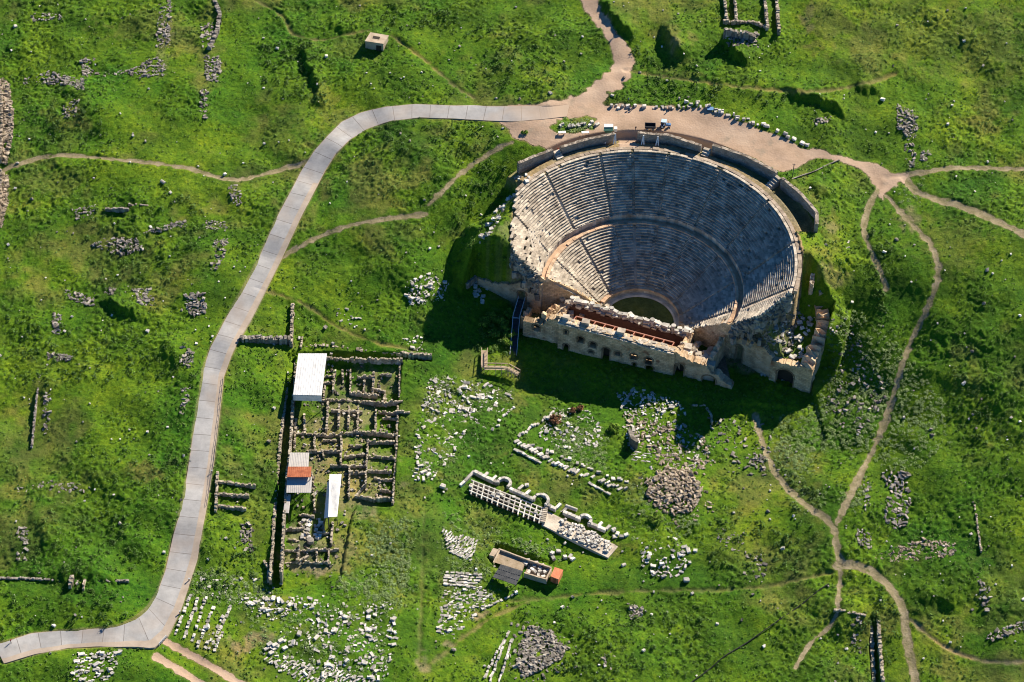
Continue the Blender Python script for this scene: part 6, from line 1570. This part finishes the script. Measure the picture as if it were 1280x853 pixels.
# ------------------------------------------------------------------ people
def person_mesh(name, top, legs, stride):
    V = [(0, 0, .95), (0, 0, 1.2), (0, 0, 1.45), (0, .01, 1.56), (0, .02, 1.70),
         (.10, 0, .9), (.11, .12 * stride, .5), (.11, .02 * stride, .06), (.11, .16 * stride + .05, .03),
         (-.10, 0, .9), (-.11, -.02 * stride, .5), (-.11, -.26 * stride, .08), (-.11, -.14 * stride, .03),
         (.19, 0, 1.42), (.25, -.08 * stride, 1.15), (.26, .06, .90), (-.19, 0, 1.42), (-.25, .08 * stride, 1.15), (-.26, .10, .90)]
    E = [(0, 1), (1, 2), (2, 3), (3, 4), (0, 5), (5, 6), (6, 7), (7, 8), (0, 9), (9, 10), (10, 11), (11, 12), (2, 13), (13, 14), (14, 15), (2, 16), (16, 17), (17, 18)]
    rad = [.15, .15, .16, .06, .10, .09, .065, .045, .04, .09, .065, .045, .04, .065, .05, .035, .065, .05, .035]
    me = bpy.data.meshes.new(name + '_skel'); me.from_pydata(V, E, []); ob = bpy.data.objects.new(name + '_skel', me); COL.objects.link(ob)
    md = ob.modifiers.new('skin', 'SKIN')
    for v, r_ in zip(me.skin_vertices[0].data, rad): v.radius = (r_, r_)
    me.skin_vertices[0].data[0].use_root = True
    sb = ob.modifiers.new('sub', 'SUBSURF'); sb.levels = 1
    dg = bpy.context.evaluated_depsgraph_get(); dg.update()
    out = bpy.data.meshes.new_from_object(ob.evaluated_get(dg)); out.name = name
    bpy.data.objects.remove(ob)
    out.materials.clear()
    for mm in ('skin', top, legs, 'hair', 'rubber'): out.materials.append(M[mm])
    for f in out.polygons:
        z = f.center.z; x = abs(f.center.x)
        f.material_index = 4 if z < .08 else 2 if z < .95 and x < .2 else 1 if z < 1.5 and (z > .95 and not (x > .2 and z < 1.15)) else 3 if z > 1.72 or (z > 1.62 and f.center.y < 0) else 0
        f.use_smooth = True
    return out
PM = [person_mesh('person', 'cloth_dark', 'cloth_dark', 1.0), person_mesh('person', 'cloth_red', 'cloth_dark', 1.0), person_mesh('person', 'cloth_white', 'cloth_blue', .4), person_mesh('person', 'cloth_blue', 'cloth_dark', .3)]
for x, y, k, yaw, lab in ((787.5, 136.5, 0, 2.8, 'left of the two people in dark clothes walking side by side on the plaza'), (791.5, 136.5, 0, 2.9, 'right of the two people in dark clothes walking side by side on the plaza'), (785.5, 127.5, 3, 1.0, 'person in blue top standing on the grass above the plaza walkers'),
                          (794.5, 163.5, 0, .6, 'person in dark clothes bent towards the trailer on the plaza'), (697.5, 185.5, 1, .3, 'left person in red top in the gap of the rim wall'), (701, 184.5, 1, -.4, 'right person in red top in the gap of the rim wall'),
                          (14, 804.5, 1, 1.2, 'person in red top walking alone on the lower left road'), (770, 44.5, 0, 2.2, 'person in dark clothes walking alone on the upper earth road'), (836, 139, 0, 1.5, 'person in dark clothes standing at the marble blocks of the plaza edge'), (756.5, 180.5, 2, 1.0, 'person in white top on the rim ledge below the kiosk')):
    p = G(x, y)
    if y > 175 and y < 190: p = R(x, y, 28.4); p[2] = Hz(p[0], p[1]) + .1
    o = bpy.data.objects.new('person', PM[k]); COL.objects.link(o); o.location = p + np.array([0, 0, .1 if x > 100 else .25]); o.rotation_euler = (0, 0, yaw); setp(o, lab, 'person')

# ------------------------------------------------------------------ plants
def leaf_cloud(centres, leaves, rad, hgt, lsz, mat, name, upz=0.0):
    """clumps of small leaf quads; centres (n,3)"""
    n = len(centres); k = leaves
    C = np.repeat(centres, k, 0); m_ = len(C)
    rr = np.repeat(rad, k); hh = np.repeat(hgt, k); ls = np.repeat(lsz, k) * RG.uniform(.6, 1.3, m_)
    a = RG.uniform(0, 2 * PI, m_); q = np.sqrt(RG.random(m_)); zf = RG.random(m_) ** .8
    base = C + np.c_[np.cos(a) * q * rr * (1 - .5 * zf), np.sin(a) * q * rr * (1 - .5 * zf), zf * hh]
    nrm = np.c_[np.cos(a) * .7, np.sin(a) * .7, RG.uniform(.5, 1.6, m_) + upz] + RG.normal(size=(m_, 3)) * .4
    nrm /= np.linalg.norm(nrm, axis=1)[:, None]
    t1 = np.cross(nrm, RG.normal(size=(m_, 3))); t1 /= np.linalg.norm(t1, axis=1)[:, None]; t2 = np.cross(nrm, t1)
    A_ = t1 * ls[:, None]; B_ = t2 * (ls * .55)[:, None]
    V = np.stack([base - A_, base - B_, base + A_, base + B_], 1).reshape(-1, 3)
    me = np_mesh(name, V, np.arange(m_ * 4).reshape(-1, 4), tone=np.repeat(np.repeat(RG.random(n), k) * .6 + RG.random(m_) * .4, 4))
    return link(name, me, mat)
def clumps(polys, dens):
    """pixel polygons -> ground points"""
    out = []
    for poly, n in polys:
        for x, y in poly_px_points(poly, int(n * dens)):
            x += random.gauss(0, 5); y += random.gauss(0, 4)
            p = G(x, y); i_, j_ = int((p[0] - X0) / STEP), int((p[1] - Y0) / STEP)
            if 0 <= i_ < NX and 0 <= j_ < NY and turf[j_, i_] > .5: out.append(p)
    return np.array(out)
# meadow tufts everywhere that is turf
m_ = 95000
tx = RG.uniform(X0 + 8, X1 - 8, m_); ty = RG.uniform(Y0 + 6, Y1 - 6, m_)
ii = ((tx - X0) / STEP).astype(int); jj = ((ty - Y0) / STEP).astype(int)
wgt = turf[jj, ii] * (0.25 + 1.1 * sm(big[jj, ii], .35, .65)); ok = (RG.random(m_) < wgt) & (turf[jj, ii] > .5) & (RR[jj, ii] > 14) & ~(insec[jj, ii])
Cn = np.c_[tx, ty, Z[jj, ii] - .08][ok]; n = len(Cn); sz = RG.uniform(.5, 1.25, n)
o = leaf_cloud(Cn, 8, .45 * sz, .36 * sz, .20 * sz, 'weed', 'meadow_weeds'); setp(o, 'leafy weeds growing all over the meadow', 'weeds', kind='stuff')
pw = [([(1040, 400), (1075, 390), (1120, 430), (1180, 500), (1180, 560), (1120, 590), (1060, 560), (1010, 560), (990, 530), (1030, 490)], 1500), ([(460, 655), (510, 650), (512, 745), (480, 720), (455, 690)], 420), ([(425, 715), (500, 730), (500, 760), (420, 740)], 200),
      ([(980, 520), (1010, 530), (1020, 590), (990, 610), (965, 570)], 260), ([(1080, 640), (1085, 600), (1000, 640), (985, 600)], 120), ([(540, 470), (640, 490), (560, 590), (518, 600)], 380), ([(690, 510), (755, 540), (760, 600), (690, 570)], 320), ([(790, 600), (870, 640), (860, 700), (790, 670)], 200),
      ([(340, 400), (420, 420), (340, 420)], 0), ([(300, 760), (490, 755), (480, 850), (340, 840)], 420), ([(240, 710), (340, 720), (330, 760), (240, 745)], 260), ([(1160, 180), (1160, 260), (1110, 250)], 60), ([(550, 660), (640, 740), (560, 790)], 260), ([(700, 150), (745, 150), (735, 163), (700, 165)], 90), ([(560, 640), (700, 690), (640, 700), (560, 660)], 160)]
Cn = clumps([p_ for p_ in pw if p_[1]], 1); n = len(Cn); sz = RG.uniform(.5, 1.2, n)
o = leaf_cloud(Cn, 26, .8 * sz, .32 * sz, .17 * sz, 'paleweed', 'thistles', 1.4); setp(o, 'pale leafy thistles growing among the fallen stones', 'weeds', kind='stuff')
nw = [([(320, 50), (402, 55), (402, 130), (330, 112)], 170), ([(590, 30), (700, 35), (720, 110), (620, 125)], 260), ([(440, 158), (630, 155), (600, 195), (430, 215)], 200), ([(0, 395), (230, 420), (245, 470), (60, 480)], 200), ([(60, 640), (180, 650), (170, 720), (30, 715)], 140),
      ([(20, 110), (130, 110), (140, 190), (40, 190)], 160), ([(100, 250), (260, 240), (300, 330), (120, 360)], 200), ([(590, 200), (640, 200), (620, 330), (560, 330)], 150), ([(600, 400), (640, 390), (640, 440), (600, 440)], 120), ([(1080, 240), (1110, 300), (1110, 420), (1090, 360)], 110), ([(1180, 440), (1280, 470), (1280, 620), (1190, 540)], 170),
      ([(800, 85), (1000, 105), (990, 130), (800, 122)], 160), ([(640, 770), (880, 760), (860, 850), (700, 850)], 170), ([(880, 640), (1030, 660), (1020, 720), (890, 720)], 140), ([(1080, 720), (1130, 760), (1110, 850), (1060, 850)], 90), ([(260, 690), (340, 690), (330, 740), (250, 735)], 90), ([(150, 560), (240, 560), (220, 620), (140, 620)], 90),
      ([(755, 20), (800, 60), (830, 100), (800, 90)], 70), ([(950, 545), (1010, 600), (1030, 640), (990, 640)], 90), ([(0, 740), (160, 735), (150, 780), (0, 790)], 120), ([(420, 10), (560, 15), (560, 40), (430, 35)], 100)]
Cn = clumps(nw, .6); n = len(Cn); sz = RG.uniform(.6, 1.7, n)
o = leaf_cloud(Cn, 26, .8 * sz, .75 * sz, .19 * sz, 'nettle', 'nettles'); setp(o, 'dark leafy nettle clumps darkening parts of the meadow', 'weeds', kind='stuff')
def bush(px, py, r_, h_, mat, label, n=420, name='bush'):
    p = G(px, py); t = thing(name, label, 'bush', tuple(p))
    a = RG.uniform(0, 2 * PI, 14); q = np.sqrt(RG.random(14)) * r_ * .75
    C = np.c_[p[0] + np.cos(a) * q, p[1] + np.sin(a) * q, p[2] + RG.random(14) * h_ * .45]
    o = leaf_cloud(C, n // 14, np.full(14, r_ * .45), np.full(14, h_ * .6), np.full(14, .2 + r_ * .05), mat, 'foliage'); o.parent = t; o.matrix_parent_inverse = Matrix.Translation(-Vector(t.location))
    b = MB()
    for k in range(5): an = k * 1.26; b.bar(p - np.array([0, 0, .3]), p + np.array([math.cos(an) * r_ * .5, math.sin(an) * r_ * .5, h_ * .7]), .08)
    b.build('stems', 'wood', t)
bush(694, 527, 1.9, 2.0, 'rustbush', 'large round rust brown bush among the blocks before the theatre')
bush(716, 515, 1.2, 1.3, 'rustbush', 'smaller rust brown bush in the shadow edge right of the large one')
bush(725, 512, 1.1, 1.2, 'rustbush', 'smallest rust brown bush at the theatre shadow edge')
bush(768, 537, 2.0, 2.0, 'bush', 'dark green round bush between the block field and the rubble slope')
for x, y, r_ in ((636, 395, 2.2), (630, 408, 2.2), (637, 420, 2.4), (622, 402, 2.0), (612, 398, 2.0), (634, 430, 1.8), (618, 418, 2.2), (604, 405, 1.8)):
    bush(x, y, r_, 1.9, 'bush', 'bright green bush in the thicket left of the steel stair'); [ob for ob in COL.objects if ob.name.startswith('bush')][-1]
for ob in COL.objects:
    if ob.get('label', '').startswith('bright green bush in the thicket'): ob['group'] = 'bushes in the thicket by the steel stair'
bush(656, 167, 1.1, .8, 'bush', 'flat dark green bush alone on the bare earth left of the island', 200)
bush(430, 540, .9, .9, 'bush', 'small green bush inside the excavated houses', 160)
bush(820, 651, 2.2, 1.6, 'bush', 'wide green bush right of the fountain ruin under the rubble heap')
p = G(645, 742); b = MB(); b.box(p, (.9, .8, .9), .4, (0, 0), .06); setp(b.build('barrel', 'white_paint'), 'small pale yellow tub on the grass in front of the dark roof', 'tub')
# standing fin of masonry on the rubble slope
b = MB(); p = G(792, 560); q = G(787, 540)
for k in range(9):
    c = p + (q - p) * k / 8; b.box((c[0], c[1], c[2] - .5), (1.0 + 1.4 * (1 - k / 8), .8, 1.0 + 3.2 * (1 - k / 9)), -.7, (0, 0), .08)
setp(b.build('masonry_fin', 'rubble'), 'pointed grey masonry fin rising from the rubble slope', 'ruin')

flush_stones()
